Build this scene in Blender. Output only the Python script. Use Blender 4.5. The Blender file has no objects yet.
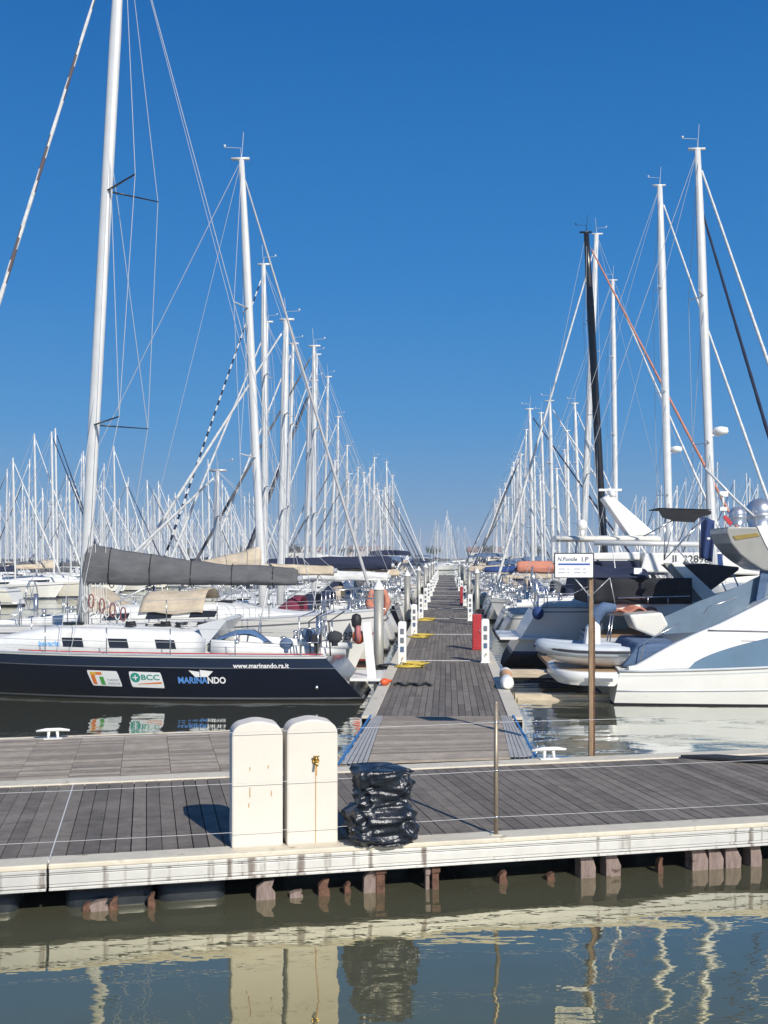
import bpy, math, random
from mathutils import Vector, Matrix, noise as mnoise
R = math.radians
rnd = random.Random(7)
scene = bpy.context.scene
COL = scene.collection
EYE = 3.17          # camera height above the water
DECK = 0.465        # deck height above the water
F = 1080.0
PIER_ANG = math.atan(63 / 1080)                      # the pier runs 3.3 degrees right of the view axis
PD = Vector((math.sin(PIER_ANG), math.cos(PIER_ANG), 0)); PR = Vector((math.cos(PIER_ANG), -math.sin(PIER_ANG), 0))
PA = R(12.4)                                         # the cross pontoon
QU = Vector((math.cos(PA), math.sin(PA), 0)); QV = Vector((-math.sin(PA), math.cos(PA), 0))
def pier(u, s, z=0.0): return PR * u + PD * s + Vector((0, 0, z))
def pont(u, v, z=0.0): return QU * u + QV * v + Vector((0, 0, z))

# ------------------------------------------------------------------ materials
MATS = {}
def mat(name, col, rough=0.5, metal=0.0, var=0.12, scale=3.0, bump=0.0, bscale=20.0, coat=0.0, spec=0.5, stretch=None, tone=0.0, dirt=None, emis=None, alpha=None):
    if name in MATS: return MATS[name]
    m = bpy.data.materials.new(name); m.use_nodes = True
    nt = m.node_tree; N = nt.nodes; L = nt.links
    b = N['Principled BSDF']
    b.inputs['Roughness'].default_value = rough; b.inputs['Metallic'].default_value = metal
    b.inputs['Specular IOR Level'].default_value = spec
    if coat: b.inputs['Coat Weight'].default_value = coat; b.inputs['Coat Roughness'].default_value = 0.08
    tc = N.new('ShaderNodeTexCoord'); mp = N.new('ShaderNodeMapping'); L.new(tc.outputs['Object'], mp.inputs[0])
    if stretch: mp.inputs['Scale'].default_value = stretch
    c = (*col, 1)
    src = None
    if var:
        nz = N.new('ShaderNodeTexNoise'); nz.inputs['Scale'].default_value = scale; nz.inputs['Detail'].default_value = 6; nz.inputs['Roughness'].default_value = 0.65
        L.new(mp.outputs[0], nz.inputs['Vector'])
        mr = N.new('ShaderNodeMapRange'); mr.inputs['From Min'].default_value = 0.3; mr.inputs['From Max'].default_value = 0.7
        mr.inputs['To Min'].default_value = 1 - var; mr.inputs['To Max'].default_value = 1 + var
        L.new(nz.outputs['Fac'], mr.inputs['Value'])
        vm = N.new('ShaderNodeVectorMath'); vm.operation = 'SCALE'; vm.inputs[0].default_value = col
        L.new(mr.outputs[0], vm.inputs['Scale']); src = vm.outputs[0]
        if tone:
            at = N.new('ShaderNodeAttribute'); at.attribute_name = 'tone'
            m2 = N.new('ShaderNodeMapRange'); m2.inputs['To Min'].default_value = 1 - tone; m2.inputs['To Max'].default_value = 1 + tone
            L.new(at.outputs['Fac'], m2.inputs['Value'])
            v2 = N.new('ShaderNodeVectorMath'); v2.operation = 'SCALE'; L.new(src, v2.inputs[0]); L.new(m2.outputs[0], v2.inputs['Scale']); src = v2.outputs[0]
        if dirt:   # (colour, noise scale vector, threshold, softness)
            dcol, dsc, th, so = dirt
            m3 = N.new('ShaderNodeMapping'); m3.inputs['Scale'].default_value = dsc; L.new(tc.outputs['Object'], m3.inputs[0])
            n3 = N.new('ShaderNodeTexNoise'); n3.inputs['Scale'].default_value = 1; n3.inputs['Detail'].default_value = 5; L.new(m3.outputs[0], n3.inputs['Vector'])
            r3 = N.new('ShaderNodeMapRange'); r3.inputs['From Min'].default_value = th; r3.inputs['From Max'].default_value = th + so; L.new(n3.outputs['Fac'], r3.inputs['Value'])
            mx = N.new('ShaderNodeMix'); mx.data_type = 'RGBA'; L.new(r3.outputs[0], mx.inputs['Factor'])
            L.new(src, mx.inputs['A']); mx.inputs['B'].default_value = (*dcol, 1); src = mx.outputs['Result']
        L.new(src, b.inputs['Base Color'])
    else: b.inputs['Base Color'].default_value = c
    if bump:
        nb = N.new('ShaderNodeTexNoise'); nb.inputs['Scale'].default_value = bscale; nb.inputs['Detail'].default_value = 5
        L.new(mp.outputs[0], nb.inputs['Vector'])
        bp = N.new('ShaderNodeBump'); bp.inputs['Strength'].default_value = bump; bp.inputs['Distance'].default_value = 0.02
        L.new(nb.outputs['Fac'], bp.inputs['Height']); L.new(bp.outputs[0], b.inputs['Normal'])
    MATS[name] = m; return m

gel = mat('white_gelcoat', (0.78, 0.77, 0.73), 0.28, var=0.05, scale=1.5, coat=0.3, dirt=((0.5, 0.48, 0.42), (0.7, 2, 4), 0.66, 0.2))
gel2 = mat('cream_gelcoat', (0.74, 0.71, 0.62), 0.3, var=0.05, scale=1.5, coat=0.3)
gel3 = mat('pale_grey_gelcoat', (0.55, 0.57, 0.58), 0.3, var=0.06, scale=1.5, coat=0.3)
deckw = mat('nonslip_deck', (0.7, 0.7, 0.67), 0.6, var=0.08, scale=4, dirt=((0.45, 0.44, 0.4), (2, 3, 3), 0.6, 0.2))
navyh = mat('navy_hull_paint', (0.004, 0.007, 0.02), 0.16, var=0.15, scale=1.2, coat=0.5)
navyb = mat('navy_band_paint', (0.016, 0.028, 0.06), 0.2, var=0.1, scale=1.2, coat=0.5)
bluehull = mat('blue_hull_paint', (0.02, 0.06, 0.2), 0.2, var=0.1, coat=0.4)
antif = mat('antifouling', (0.02, 0.02, 0.03), 0.7, var=0.3)
antif2 = mat('blue_antifouling', (0.03, 0.07, 0.16), 0.7, var=0.3)
stripe_grey = mat('grey_stripe', (0.16, 0.17, 0.19), 0.4)
stripe_navy = mat('navy_stripe', (0.02, 0.04, 0.14), 0.4)
stripe_red = mat('red_stripe', (0.35, 0.03, 0.03), 0.4)
alu = mat('white_mast_paint', (0.63, 0.63, 0.61), 0.35, 0.15, var=0.08, scale=2)
alu2 = mat('anodised_mast', (0.5, 0.51, 0.52), 0.38, 0.35, var=0.08, scale=2)
alublack = mat('black_mast_paint', (0.012, 0.012, 0.014), 0.3, var=0.2)
steel = mat('stainless_steel', (0.62, 0.62, 0.62), 0.25, 0.9, var=0.08)
wire = mat('rigging_wire', (0.5, 0.51, 0.52), 0.45, 0.2, var=0.05)
wirew = mat('pale_rope', (0.6, 0.6, 0.58), 0.7, var=0.1)
blk = mat('black_rubber', (0.018, 0.018, 0.02), 0.6, var=0.3)
dglass = mat('dark_acrylic', (0.02, 0.022, 0.026), 0.08, var=0.1, spec=0.6)
bglass = mat('blue_grey_glass', (0.13, 0.2, 0.27), 0.07, var=0.12, scale=0.8, spec=0.7)
def fabric(n, c, **k): return mat(n, c, 0.85, var=0.2, scale=2.5, bump=1.0, bscale=4.5, stretch=(1, 1, 2.2), **k)
fgrey = fabric('grey_canvas', (0.105, 0.105, 0.11)); fnavy = fabric('navy_canvas', (0.012, 0.018, 0.048))
fblack = fabric('black_canvas', (0.014, 0.015, 0.019)); fbeige = fabric('beige_canvas', (0.5, 0.42, 0.31))
fwhite = fabric('white_sailcloth', (0.62, 0.62, 0.6)); fblue = fabric('royal_blue_canvas', (0.016, 0.05, 0.18))
forange = fabric('coral_canvas', (0.5, 0.2, 0.13)); fred = fabric('red_canvas', (0.4, 0.02, 0.03))
fdenim = fabric('slate_blue_canvas', (0.08, 0.13, 0.22)); fgreen = fabric('green_canvas', (0.02, 0.18, 0.1))
fcharc = fabric('charcoal_canvas', (0.035, 0.037, 0.045))
teak = mat('teak', (0.34, 0.22, 0.12), 0.6, var=0.2, scale=5, stretch=(1, 8, 8))
orangep = mat('orange_plastic', (0.7, 0.11, 0.03), 0.45, var=0.1)
redp = mat('red_box_paint', (0.42, 0.03, 0.035), 0.5, var=0.12)
yellowp = mat('yellow_hose', (0.6, 0.45, 0.07), 0.6, var=0.15, scale=8)
tube_grey = mat('hypalon_grey', (0.42, 0.46, 0.5), 0.5, var=0.08)
rust = mat('rusty_steel', (0.11, 0.055, 0.035), 0.9, 0.0, var=0.5, scale=12, bump=0.8, bscale=30)
pinkwood = mat('weathered_pink_timber', (0.22, 0.165, 0.145), 0.9, var=0.25, scale=10, stretch=(3, 3, 0.6), bump=0.5, dirt=((0.08, 0.05, 0.035), (6, 6, 12), 0.6, 0.1))
polewood = mat('brown_pole_wood', (0.27, 0.185, 0.11), 0.85, var=0.3, scale=8, stretch=(4, 4, 0.5), bump=0.4)
cream_edge = mat('cream_edge_board', (0.6, 0.545, 0.43), 0.65, var=0.12, scale=5, dirt=((0.3, 0.26, 0.2), (5, 5, 5), 0.62, 0.12))
fascia_m = mat('weathered_aluminium', (0.53, 0.525, 0.5), 0.42, 0.25, var=0.1, scale=3, dirt=((0.2, 0.17, 0.15), (11, 11, 0.6), 0.57, 0.12))
alstrip = mat('grey_aluminium_tread', (0.4, 0.39, 0.37), 0.6, 0.05, var=0.15, scale=5)
bluepaint = mat('blue_edge_paint', (0.03, 0.17, 0.42), 0.5, var=0.25, scale=9)
wood_dark = mat('dark_weathered_boards', (0.16, 0.138, 0.114), 0.85, var=0.25, scale=6, stretch=(1, 1, 1), bump=0.5, bscale=25, tone=0.24, dirt=((0.22, 0.195, 0.165), (1.1, 1.1, 1.1), 0.56, 0.2))
wood_light = mat('pale_weathered_boards', (0.3, 0.255, 0.205), 0.88, var=0.18, scale=5, bump=0.5, bscale=25, tone=0.3, dirt=((0.23, 0.2, 0.165), (1.3, 1.3, 1.3), 0.55, 0.25))
plinth_m = mat('cream_concrete', (0.66, 0.615, 0.535), 0.7, var=0.04, scale=3, bump=0.06, bscale=14, dirt=((0.55, 0.47, 0.37), (3, 3, 1.2), 0.62, 0.25))
brass = mat('brass', (0.6, 0.4, 0.12), 0.3, 0.9, var=0.2)
stain_m = mat('rust_stain', (0.5, 0.3, 0.13), 0.8, var=0.2)
pile_m = mat('galvanised_pile', (0.36, 0.35, 0.31), 0.5, 0.3, var=0.18, scale=2.5, stretch=(2, 2, 0.5))
whitep = mat('white_plastic', (0.8, 0.79, 0.75), 0.4, var=0.06)
post_m = mat('tan_steel_post', (0.33, 0.27, 0.2), 0.45, 0.5, var=0.2, scale=10)
signw = mat('sign_white', (0.82, 0.83, 0.84), 0.4, var=0.03)
signb = mat('sign_blue', (0.04, 0.1, 0.35), 0.4, var=0.05)
signt = mat('sign_grey_print', (0.25, 0.27, 0.32), 0.5, var=0.05)
txtw = mat('white_lettering', (0.85, 0.85, 0.85), 0.4, var=0.0)
txtb = mat('blue_lettering', (0.1, 0.28, 0.68), 0.4, var=0.0)
txtlb = mat('light_blue_lettering', (0.15, 0.4, 0.7), 0.4, var=0.0)
txtg = mat('green_lettering', (0.02, 0.3, 0.24), 0.4, var=0.0)
txto = mat('orange_print', (0.75, 0.2, 0.04), 0.4, var=0.0)
txtgr = mat('leaf_green_print', (0.08, 0.35, 0.08), 0.4, var=0.0)
txty = mat('yellow_print', (0.75, 0.45, 0.06), 0.4, var=0.0)
txtk = mat('dark_lettering', (0.04, 0.05, 0.06), 0.5, var=0.0)
chrome = mat('silver_dome', (0.55, 0.57, 0.6), 0.3, 0.75, var=0.04)
archm = mat('olive_grey_moulding', (0.3, 0.295, 0.265), 0.3, var=0.1, coat=0.3)
floatm = mat('black_float', (0.022, 0.027, 0.033), 0.35, var=0.4, scale=8)
# black plastic sheet
bagm = mat('black_plastic_sheet', (0.012, 0.016, 0.024), 0.3, var=0.2, bump=1.0, bscale=13, spec=0.6)

# ------------------------------------------------------------------ mesh builder
class MB:
    def __init__(s): s.v = []; s.f = []; s.m = []; s.sm = []; s.t = []
    def add(s, vs, fs, mi=0, smooth=False, tone=0.5):
        o = len(s.v); s.v += [tuple(v) for v in vs]
        for f in fs: s.f.append([i + o for i in f]); s.m.append(mi); s.sm.append(smooth); s.t.append(tone)
    def box(s, c, d, rz=0, mi=0, tone=0.5, ax=None):
        hx, hy, hz = d[0] / 2, d[1] / 2, d[2] / 2
        vs = [Vector((x, y, z)) for z in (-hz, hz) for y in (-hy, hy) for x in (-hx, hx)]
        if ax: vs = [ax[0] * v.x + ax[1] * v.y + Vector((0, 0, v.z)) for v in vs]
        elif rz: vs = [Matrix.Rotation(rz, 3, 'Z') @ v for v in vs]
        c = Vector(c); vs = [v + c for v in vs]
        s.add(vs, [(0, 2, 3, 1), (4, 5, 7, 6), (0, 1, 5, 4), (2, 6, 7, 3), (0, 4, 6, 2), (1, 3, 7, 5)], mi, False, tone)
    def tube(s, pts, r, n=6, mi=0, cap=True, ell=1.0, mfun=None):
        pts = [Vector(p) for p in pts]; k = len(pts)
        rr = r if isinstance(r, (list, tuple)) else [r] * k
        o = len(s.v)
        ref = None
        for i, p in enumerate(pts):
            t = (pts[min(i + 1, k - 1)] - pts[max(i - 1, 0)])
            if t.length < 1e-9: t = Vector((0, 0, 1))
            t.normalize()
            if ref is None:
                ref = Vector((1, 0, 0)) if abs(t.x) < 0.9 else Vector((0, 1, 0))
            a = (ref - t * ref.dot(t)).normalized(); b = t.cross(a); ref = a
            for j in range(n):
                th = 2 * math.pi * j / n
                s.v.append(tuple(p + a * math.cos(th) * rr[i] + b * math.sin(th) * rr[i] * ell))
        for i in range(k - 1):
            for j in range(n):
                s.f.append([o + i * n + j, o + i * n + (j + 1) % n, o + (i + 1) * n + (j + 1) % n, o + (i + 1) * n + j])
                s.m.append(mfun(i, j) if mfun else mi); s.sm.append(n > 4); s.t.append(0.5)
        if cap:
            s.f.append([o + j for j in range(n)][::-1]); s.m.append(mi); s.sm.append(False); s.t.append(0.5)
            s.f.append([o + (k - 1) * n + j for j in range(n)]); s.m.append(mi); s.sm.append(False); s.t.append(0.5)
    def loft(s, rings, closed=True, caps=True, mi=0, smooth=True, rowm=None):
        n = len(rings[0]); o = len(s.v)
        for r_ in rings: s.v += [tuple(p) for p in r_]
        for i in range(len(rings) - 1):
            for j in range(n if closed else n - 1):
                s.f.append([o + i * n + j, o + i * n + (j + 1) % n, o + (i + 1) * n + (j + 1) % n, o + (i + 1) * n + j])
                s.m.append(rowm[j] if rowm else mi); s.sm.append(smooth); s.t.append(0.5)
        if caps:
            for q in (0, len(rings) - 1):
                s.f.append([o + q * n + j for j in range(n)]); s.m.append(mi); s.sm.append(False); s.t.append(0.5)
    def lathe(s, prof, c=(0, 0, 0), n=16, mi=0):
        c = Vector(c)
        rings = [[c + Vector((r_ * math.cos(2 * math.pi * j / n), r_ * math.sin(2 * math.pi * j / n), z)) for j in range(n)] for r_, z in prof]
        s.loft(rings, True, True, mi)
    def sphere(s, c, r, n=12, mi=0, sc=(1, 1, 1)):
        c = Vector(c)
        rings = []
        for i in range(n // 2 + 1):
            a = math.pi * i / (n // 2); rr = max(math.sin(a), 1e-3) * r; z = -math.cos(a) * r
            rings.append([c + Vector((rr * math.cos(2 * math.pi * j / n) * sc[0], rr * math.sin(2 * math.pi * j / n) * sc[1], z * sc[2])) for j in range(n)])
        s.loft(rings, True, True, mi)
    def prism(s, pts, off, mi=0):      # pts: closed polygon of 3D points, extruded by off
        off = Vector(off); a = [Vector(p) for p in pts]; n = len(a)
        s.add(a + [p + off for p in a], [list(range(n))[::-1], list(range(n, 2 * n))] + [(i, (i + 1) % n, n + (i + 1) % n, n + i) for i in range(n)], mi)
    def grid(s, fn, nu, nv, mi=0, smooth=True):
        vs = [fn(i / nu, j / nv) for i in range(nu + 1) for j in range(nv + 1)]
        s.add(vs, [(i * (nv + 1) + j, (i + 1) * (nv + 1) + j, (i + 1) * (nv + 1) + j + 1, i * (nv + 1) + j + 1) for i in range(nu) for j in range(nv)], mi, smooth)
    def build(s, name, mats, parent=None, bevel=0, loc=None, rot=None, subsurf=0, solid=0):
        me = bpy.data.meshes.new(name); me.from_pydata(s.v, [], s.f)
        if not isinstance(mats, (list, tuple)): mats = [mats]
        for m in mats: me.materials.append(m)
        me.polygons.foreach_set('material_index', s.m); me.polygons.foreach_set('use_smooth', s.sm)
        if len(set(s.t)) > 1:
            at = me.attributes.new('tone', 'FLOAT', 'FACE'); at.data.foreach_set('value', s.t)
        me.update()
        o = bpy.data.objects.new(name, me); COL.objects.link(o)
        if parent: o.parent = parent
        if loc is not None: o.location = loc
        if rot is not None: o.rotation_euler = rot
        if solid: sm = o.modifiers.new('t', 'SOLIDIFY'); sm.thickness = solid; sm.offset = 0
        if bevel: bv = o.modifiers.new('b', 'BEVEL'); bv.width = bevel; bv.segments = 2; bv.limit_method = 'ANGLE'; bv.angle_limit = R(40)
        if subsurf: ss = o.modifiers.new('s', 'SUBSURF'); ss.levels = subsurf; ss.render_levels = subsurf
        return o
def tag(o, label=None, cat=None, group=None, kind=None):
    if label: o['label'] = label
    if cat: o['category'] = cat
    if group: o['group'] = group
    if kind: o['kind'] = kind
    return o
def empty(name, loc, rz=0):
    o = bpy.data.objects.new(name, None); COL.objects.link(o); o.location = loc; o.rotation_euler = (0, 0, rz); o.empty_display_size = 0.2
    return o
def copy_tree(o, parent=None, kids=None):
    if kids is None:
        kids = {}
        for x in COL.objects:
            if x.parent: kids.setdefault(x.parent.name, []).append(x)
    c = o.copy(); COL.objects.link(c)
    if parent: c.parent = parent
    for ch in kids.get(o.name, []): copy_tree(ch, c, kids)
    return c
ORD = ['first', 'second', 'third', 'fourth', 'fifth', 'sixth', 'seventh', 'eighth', 'ninth', 'tenth', 'eleventh', 'twelfth', 'thirteenth', 'fourteenth', 'fifteenth', 'sixteenth', 'seventeenth', 'eighteenth', 'nineteenth', 'twentieth', 'twenty-first', 'twenty-second', 'twenty-third', 'twenty-fourth', 'twenty-fifth', 'twenty-sixth', 'twenty-seventh', 'twenty-eighth', 'twenty-ninth', 'thirtieth', 'thirty-first', 'thirty-second', 'thirty-third', 'thirty-fourth', 'thirty-fifth']
def text_geo(txt, size, shear=0.0, bold=0.0):
    cu = bpy.data.curves.new('lettering', 'FONT'); cu.body = txt; cu.size = size; cu.shear = shear; cu.offset = bold; cu.resolution_u = 3
    o = bpy.data.objects.new('lettering', cu); COL.objects.link(o)
    dg = bpy.context.evaluated_depsgraph_get(); me = bpy.data.meshes.new_from_object(o.evaluated_get(dg))
    vs = [v.co.copy() for v in me.vertices]; fs = [tuple(p.vertices) for p in me.polygons]
    bpy.data.objects.remove(o); bpy.data.meshes.remove(me); bpy.data.curves.remove(cu)
    w = max(v.x for v in vs) if vs else 0
    return vs, fs, w
def put_text(mb, txt, size, fn, mi=0, width=None, **k):
    vs, fs, w = text_geo(txt, size, **k)
    sx = (width / w) if width else 1
    mb.add([fn(v.x * sx, v.y) for v in vs], fs, mi)

# ------------------------------------------------------------------ hull maths
def sstep(a, b, x):
    t = min(1, max(0, (x - a) / (b - a))); return t * t * (3 - 2 * t)
class Hull:
    def __init__(s, L, B, fs, fb, stern=0.8, rake=0.7, tr=0.45, draft=0.4, pw=0.3, bowp=2.1):
        s.L, s.B, s.fs, s.fb, s.stern, s.rake, s.tr, s.draft, s.pw, s.bowp = L, B, fs, fb, stern, rake, tr, draft, pw, bowp
    def hb(s, t):
        if t < 0.42: f = s.stern + (1 - s.stern) * math.sin(math.pi / 2 * t / 0.42)
        else: f = 1 - ((t - 0.42) / 0.58) ** s.bowp
        return max(f, 0.012) * s.B / 2
    def sheer(s, t): return s.fs + (s.fb - s.fs) * t ** 1.6
    def keel(s, t): return -s.draft * (0.35 + 0.65 * math.sin(math.pi * min(1, t * 1.05 + 0.05)) ) if t < 0.93 else -s.draft * 0.4
    def y(s, t, z):
        zk = s.keel(t); q = max(0.0, (z - zk) / (s.sheer(t) - zk)); p = s.pw + 0.55 * t * t
        return s.hb(t) * q ** p
    def pt(s, t, z, side):
        sh = s.sheer(t)
        x = t * s.L - s.rake * (1 - z / sh) * t ** 7 + s.tr * (z / sh) * (1 - t) ** 7
        return Vector((x, side * s.y(t, z), z))
    def mesh(s, bands, nst=26):
        # bands: list of (kind, value, material index of the band BELOW that line), from bottom up
        mb = MB()
        for side in (1, -1):
            rings = []
            for i in range(nst + 1):
                t = i / nst; sh = s.sheer(t); row = []
                for kd, val, _ in bands:
                    z = val if kd == 'a' else (sh - val if kd == 's' else s.keel(t))
                    if kd == 'f': z = 0.12 + (sh - 0.12) * val
                    row.append(s.pt(t, z, side))
                rings.append(row)
            mb.loft(rings, False, False, rowm=[b[2] for b in bands[1:]])
        # transom
        rows = []
        for kd, val, _ in bands:
            sh = s.sheer(0); z = val if kd == 'a' else (sh - val if kd == 's' else s.keel(0))
            if kd == 'f': z = 0.12 + (sh - 0.12) * val
            rows.append([s.pt(0, z, 1), s.pt(0, z, -1)])
        for i in range(len(rows) - 1):
            mb.add([rows[i][0], rows[i][1], rows[i + 1][1], rows[i + 1][0]], [(0, 1, 2, 3)], bands[i + 1][2])
        return mb
    def side(s, x, z, side, off=0.006):
        t = x / s.L; e = 0.004
        p = Vector((x, side * s.y(t, z), z)); px = Vector((x + e * s.L, side * s.y(t + e, z), z)); pz = Vector((x, side * s.y(t, z + e), z + e))
        n = (px - p).cross(pz - p); n.normalize()
        if n.y * side < 0: n = -n
        return p + n * off
def deck_mesh(h, mb, mi=0, nst=26, camber=0.06, toe=True, tmi=0):
    rings = []
    for i in range(nst + 1):
        t = i / nst; b = h.hb(t) - 0.01; z = h.sheer(t) - 0.004; x = h.pt(t, h.sheer(t), 1).x
        rings.append([Vector((x, b * k, z + camber * (1 - k * k))) for k in (-1, -0.5, 0, 0.5, 1)])
    mb.loft(rings, False, False, mi)
    if toe:
        for sd in (1, -1):
            pts = [Vector((h.pt(i / nst, h.sheer(i / nst), 1).x, sd * (h.hb(i / nst) - 0.015), h.sheer(i / nst) + 0.012)) for i in range(nst + 1)]
            mb.tube(pts, 0.02, 4, tmi)
class Cabin:
    def __init__(s, h, x0, x1, H, wf=0.64, front=0.45):
        s.h, s.x0, s.x1, s.H, s.wf, s.front = h, x0, x1, H, wf, front
    def sec(s, x):
        f = (x - s.x0) / (s.x1 - s.x0)
        hh = s.H * (1 - sstep(1 - s.front, 1.02, f) * 0.94) * (0.93 + 0.07 * sstep(0, 0.3, f))
        w = min(s.h.hb(x / s.h.L) * s.wf * (1 - 0.25 * sstep(0.6, 1, f)), s.h.B * 0.33)
        z0 = s.h.sheer(x / s.h.L) + 0.02
        return w, hh, z0
    def mesh(s, mb, mi=0, n=18):
        rings = []
        for i in range(n + 1):
            x = s.x0 + (s.x1 - s.x0) * i / n; w, hh, z0 = s.sec(x)
            half = [(w, -0.03), (w * 0.9, hh * 0.72), (w * 0.84, hh * 0.9), (w * 0.72, hh * 0.99), (0, hh * 1.07)]
            rings.append([Vector((x, y, z0 + z)) for y, z in half] + [Vector((x, -y, z0 + z)) for y, z in half[::-1][1:]])
        mb.loft(rings, True, True, mi)
    def sidept(s, x, f, sd, off=0.008):
        w, hh, z0 = s.sec(x); y = w + (w * 0.9 - w) * f; z = -0.03 + (hh * 0.72 + 0.03) * f
        return Vector((x, sd * (y + off), z0 + z + off * 0.1))
    def top(s, x): w, hh, z0 = s.sec(x); return z0 + hh * 1.07
    def window(s, x0, x1, sd, f0=0.3, f1=0.82, slant=0.06):
        mb = MB(); n = 5
        def fn(a, b):
            f = f0 + (f1 - f0) * b; rr = 0.12 * (1 - (abs(2 * b - 1)) ** 3)
            xx = x0 + slant * b + (x1 - x0) * a
            return s.sidept(xx, f, sd)
        mb.grid(fn, n, 3); return mb
def mast_mesh(x, z0, z1, r, rake, ell=0.6, head=True):
    mb = MB(); n = 10; pts = []; rr = []
    for i in range(n + 1):
        z = z0 + (z1 - z0) * i / n
        pts.append(Vector((x - math.tan(rake) * (z - z0), 0, z))); rr.append(r * (1 - 0.35 * sstep(0.8, 1, i / n)))
    mb.tube(pts, rr, 10, 0, ell=ell)
    tp = pts[-1]
    if head:
        mb.tube([tp + Vector((-0.28, 0, 0.02)), tp + Vector((0.22, 0, 0.02))], 0.045, 5)
        mb.tube([tp, tp + Vector((0.05, 0.03, 0.75))], 0.008, 4)
        mb.tube([tp, tp + Vector((-0.02, -0.03, 0.3)), tp + Vector((-0.45, -0.05, 0.32))], 0.008, 4)
        mb.sphere(tp + Vector((-0.45, -0.05, 0.36)), 0.04, 6)
    return mb, tp
def furl_mesh(a, b, r, n=6, segs=36, pat=None):
    mb = MB(); a = Vector(a); b = Vector(b); pts = []; rr = []
    for i in range(segs + 1):
        f = i / segs; p = a.lerp(b, f); p.z -= 0.0
        pts.append(p); rr.append(r * (1.0 - 0.55 * f) * (0.5 if i < 1 else 1) * (1 + 0.08 * math.sin(i * 2.1)))
    mb.tube(pts, rr, n, 0, mfun=pat); return mb
def cover_mesh(x0, x1, z0, h0, h1, w=0.16, droop=0.0, seed=0):
    """sail cover over a boom, x0 at the mast, x1 the boom end"""
    mb = MB(); rings = []; n = 44
    for i in range(n + 1):
        f = i / n; x = x0 + (x1 - x0) * f
        hh = h1 + (h0 - h1) * (1 - f) ** 1.8 ; ww = w * (1.15 - 0.45 * f)
        if i in (0, n): hh *= 0.85; ww *= 0.7
        zb = z0 - 0.1 - droop * math.sin(math.pi * f)
        wob = 0.03 * mnoise.noise(Vector((x * 2.3, seed, 0)))
        pr = [(0.5, 0), (1, 0.12), (1.05, 0.24), (1.04, 0.36), (0.92, 0.5), (0.78, 0.64), (0.6, 0.78), (0.38, 0.92), (0, 1.0)]; pr = pr + [(-a_, b_) for a_, b_ in pr[:-1][::-1]]
        ring = []
        for a, b in pr:
            y_ = ww * a + 0.02 * mnoise.noise(Vector((x * 3, b * 4, seed + a))) + a * 0.05 * (1 - 2.5 * abs(mnoise.noise(Vector((x * 0.9 + b * 1.8, b * 6, seed + 3)))))
            ring.append(Vector((x, y_, zb + b * (hh + wob) + 0.03 * mnoise.noise(Vector((x * 1.2 + b * 2.5, b * 7, seed))))))
        rings.append(ring)
    mb.loft(rings, True, True); return mb
def rail_mesh(h, xa, xb, hgt=0.6, n=5, wires=2):
    st = []; wr = MB()
    for sd in (1, -1):
        tops = []
        for i in range(n + 1):
            x = xa + (xb - xa) * i / n; t = x / h.L; z = h.sheer(t); y = sd * (h.hb(t) - 0.06)
            q = MB(); q.tube([(x, y, z), (x, y * 1.0, z + hgt)], 0.014, 5); st.append(q); tops.append(Vector((x, y, z)))
        for k in range(wires):
            hh = hgt * (1 - 0.48 * k) - 0.01
            wr.tube([p + Vector((0, 0, hh)) for p in tops], 0.006, 4)
    return st, wr
def pulpit_mesh(h, xa, bow=True, hgt=0.62, r=0.014, side=0):
    mb = MB()
    def edge(x, inset=0.06):
        t = min(1, x / h.L); return max(0.02, h.hb(t) - inset)
    if bow:
        xe = h.L - 0.12
        for hh in (hgt, hgt * 0.5):
            pts = [(xa, edge(xa), h.sheer(xa / h.L) + hh), ((xa + xe) / 2, edge((xa + xe) / 2), h.sheer(.95) + hh), (xe, 0.12, h.sheer(1) + hh + 0.03), (xe, -0.12, h.sheer(1) + hh + 0.03), ((xa + xe) / 2, -edge((xa + xe) / 2), h.sheer(.95) + hh), (xa, -edge(xa), h.sheer(xa / h.L) + hh)]
            mb.tube(pts, r, 6)
        for x in (xa, (xa + xe) / 2, xe):
            for sd in (1, -1):
                y = edge(x) if x < xe else 0.1
                mb.tube([(x, sd * y, h.sheer(min(1, x / h.L))), (x, sd * y, h.sheer(min(1, x / h.L)) + hgt)], r, 5)
    else:
        x0 = h.tr + 0.05; z = h.sheer(0)
        for sd in ((side,) if side else (1, -1)):
            for hh in (hgt, hgt * 0.5):
                mb.tube([(xa, sd * edge(xa), z + hh), (x0 + 0.1, sd * edge(0.05), z + hh), (x0, sd * edge(0.0) * 0.45, z + hh)], r, 6)
            for x, k in ((xa, 1), (x0 + 0.1, 1), (x0, 0.45)):
                mb.tube([(x, sd * edge(0.05) * k, z), (x, sd * edge(0.05) * k, z + hgt)], r, 5)
    return mb

def bands_white(st=1):
    return [('k', 0, 0), ('a', 0.0, 1), ('a', 0.07, 1), ('a', 0.13, 2), ('f', 0.35, 0), ('f', 0.68, 0), ('s', 0.2, 0), ('s', 0.155, 2 if st else 0), ('s', 0.0, 0)]

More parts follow.
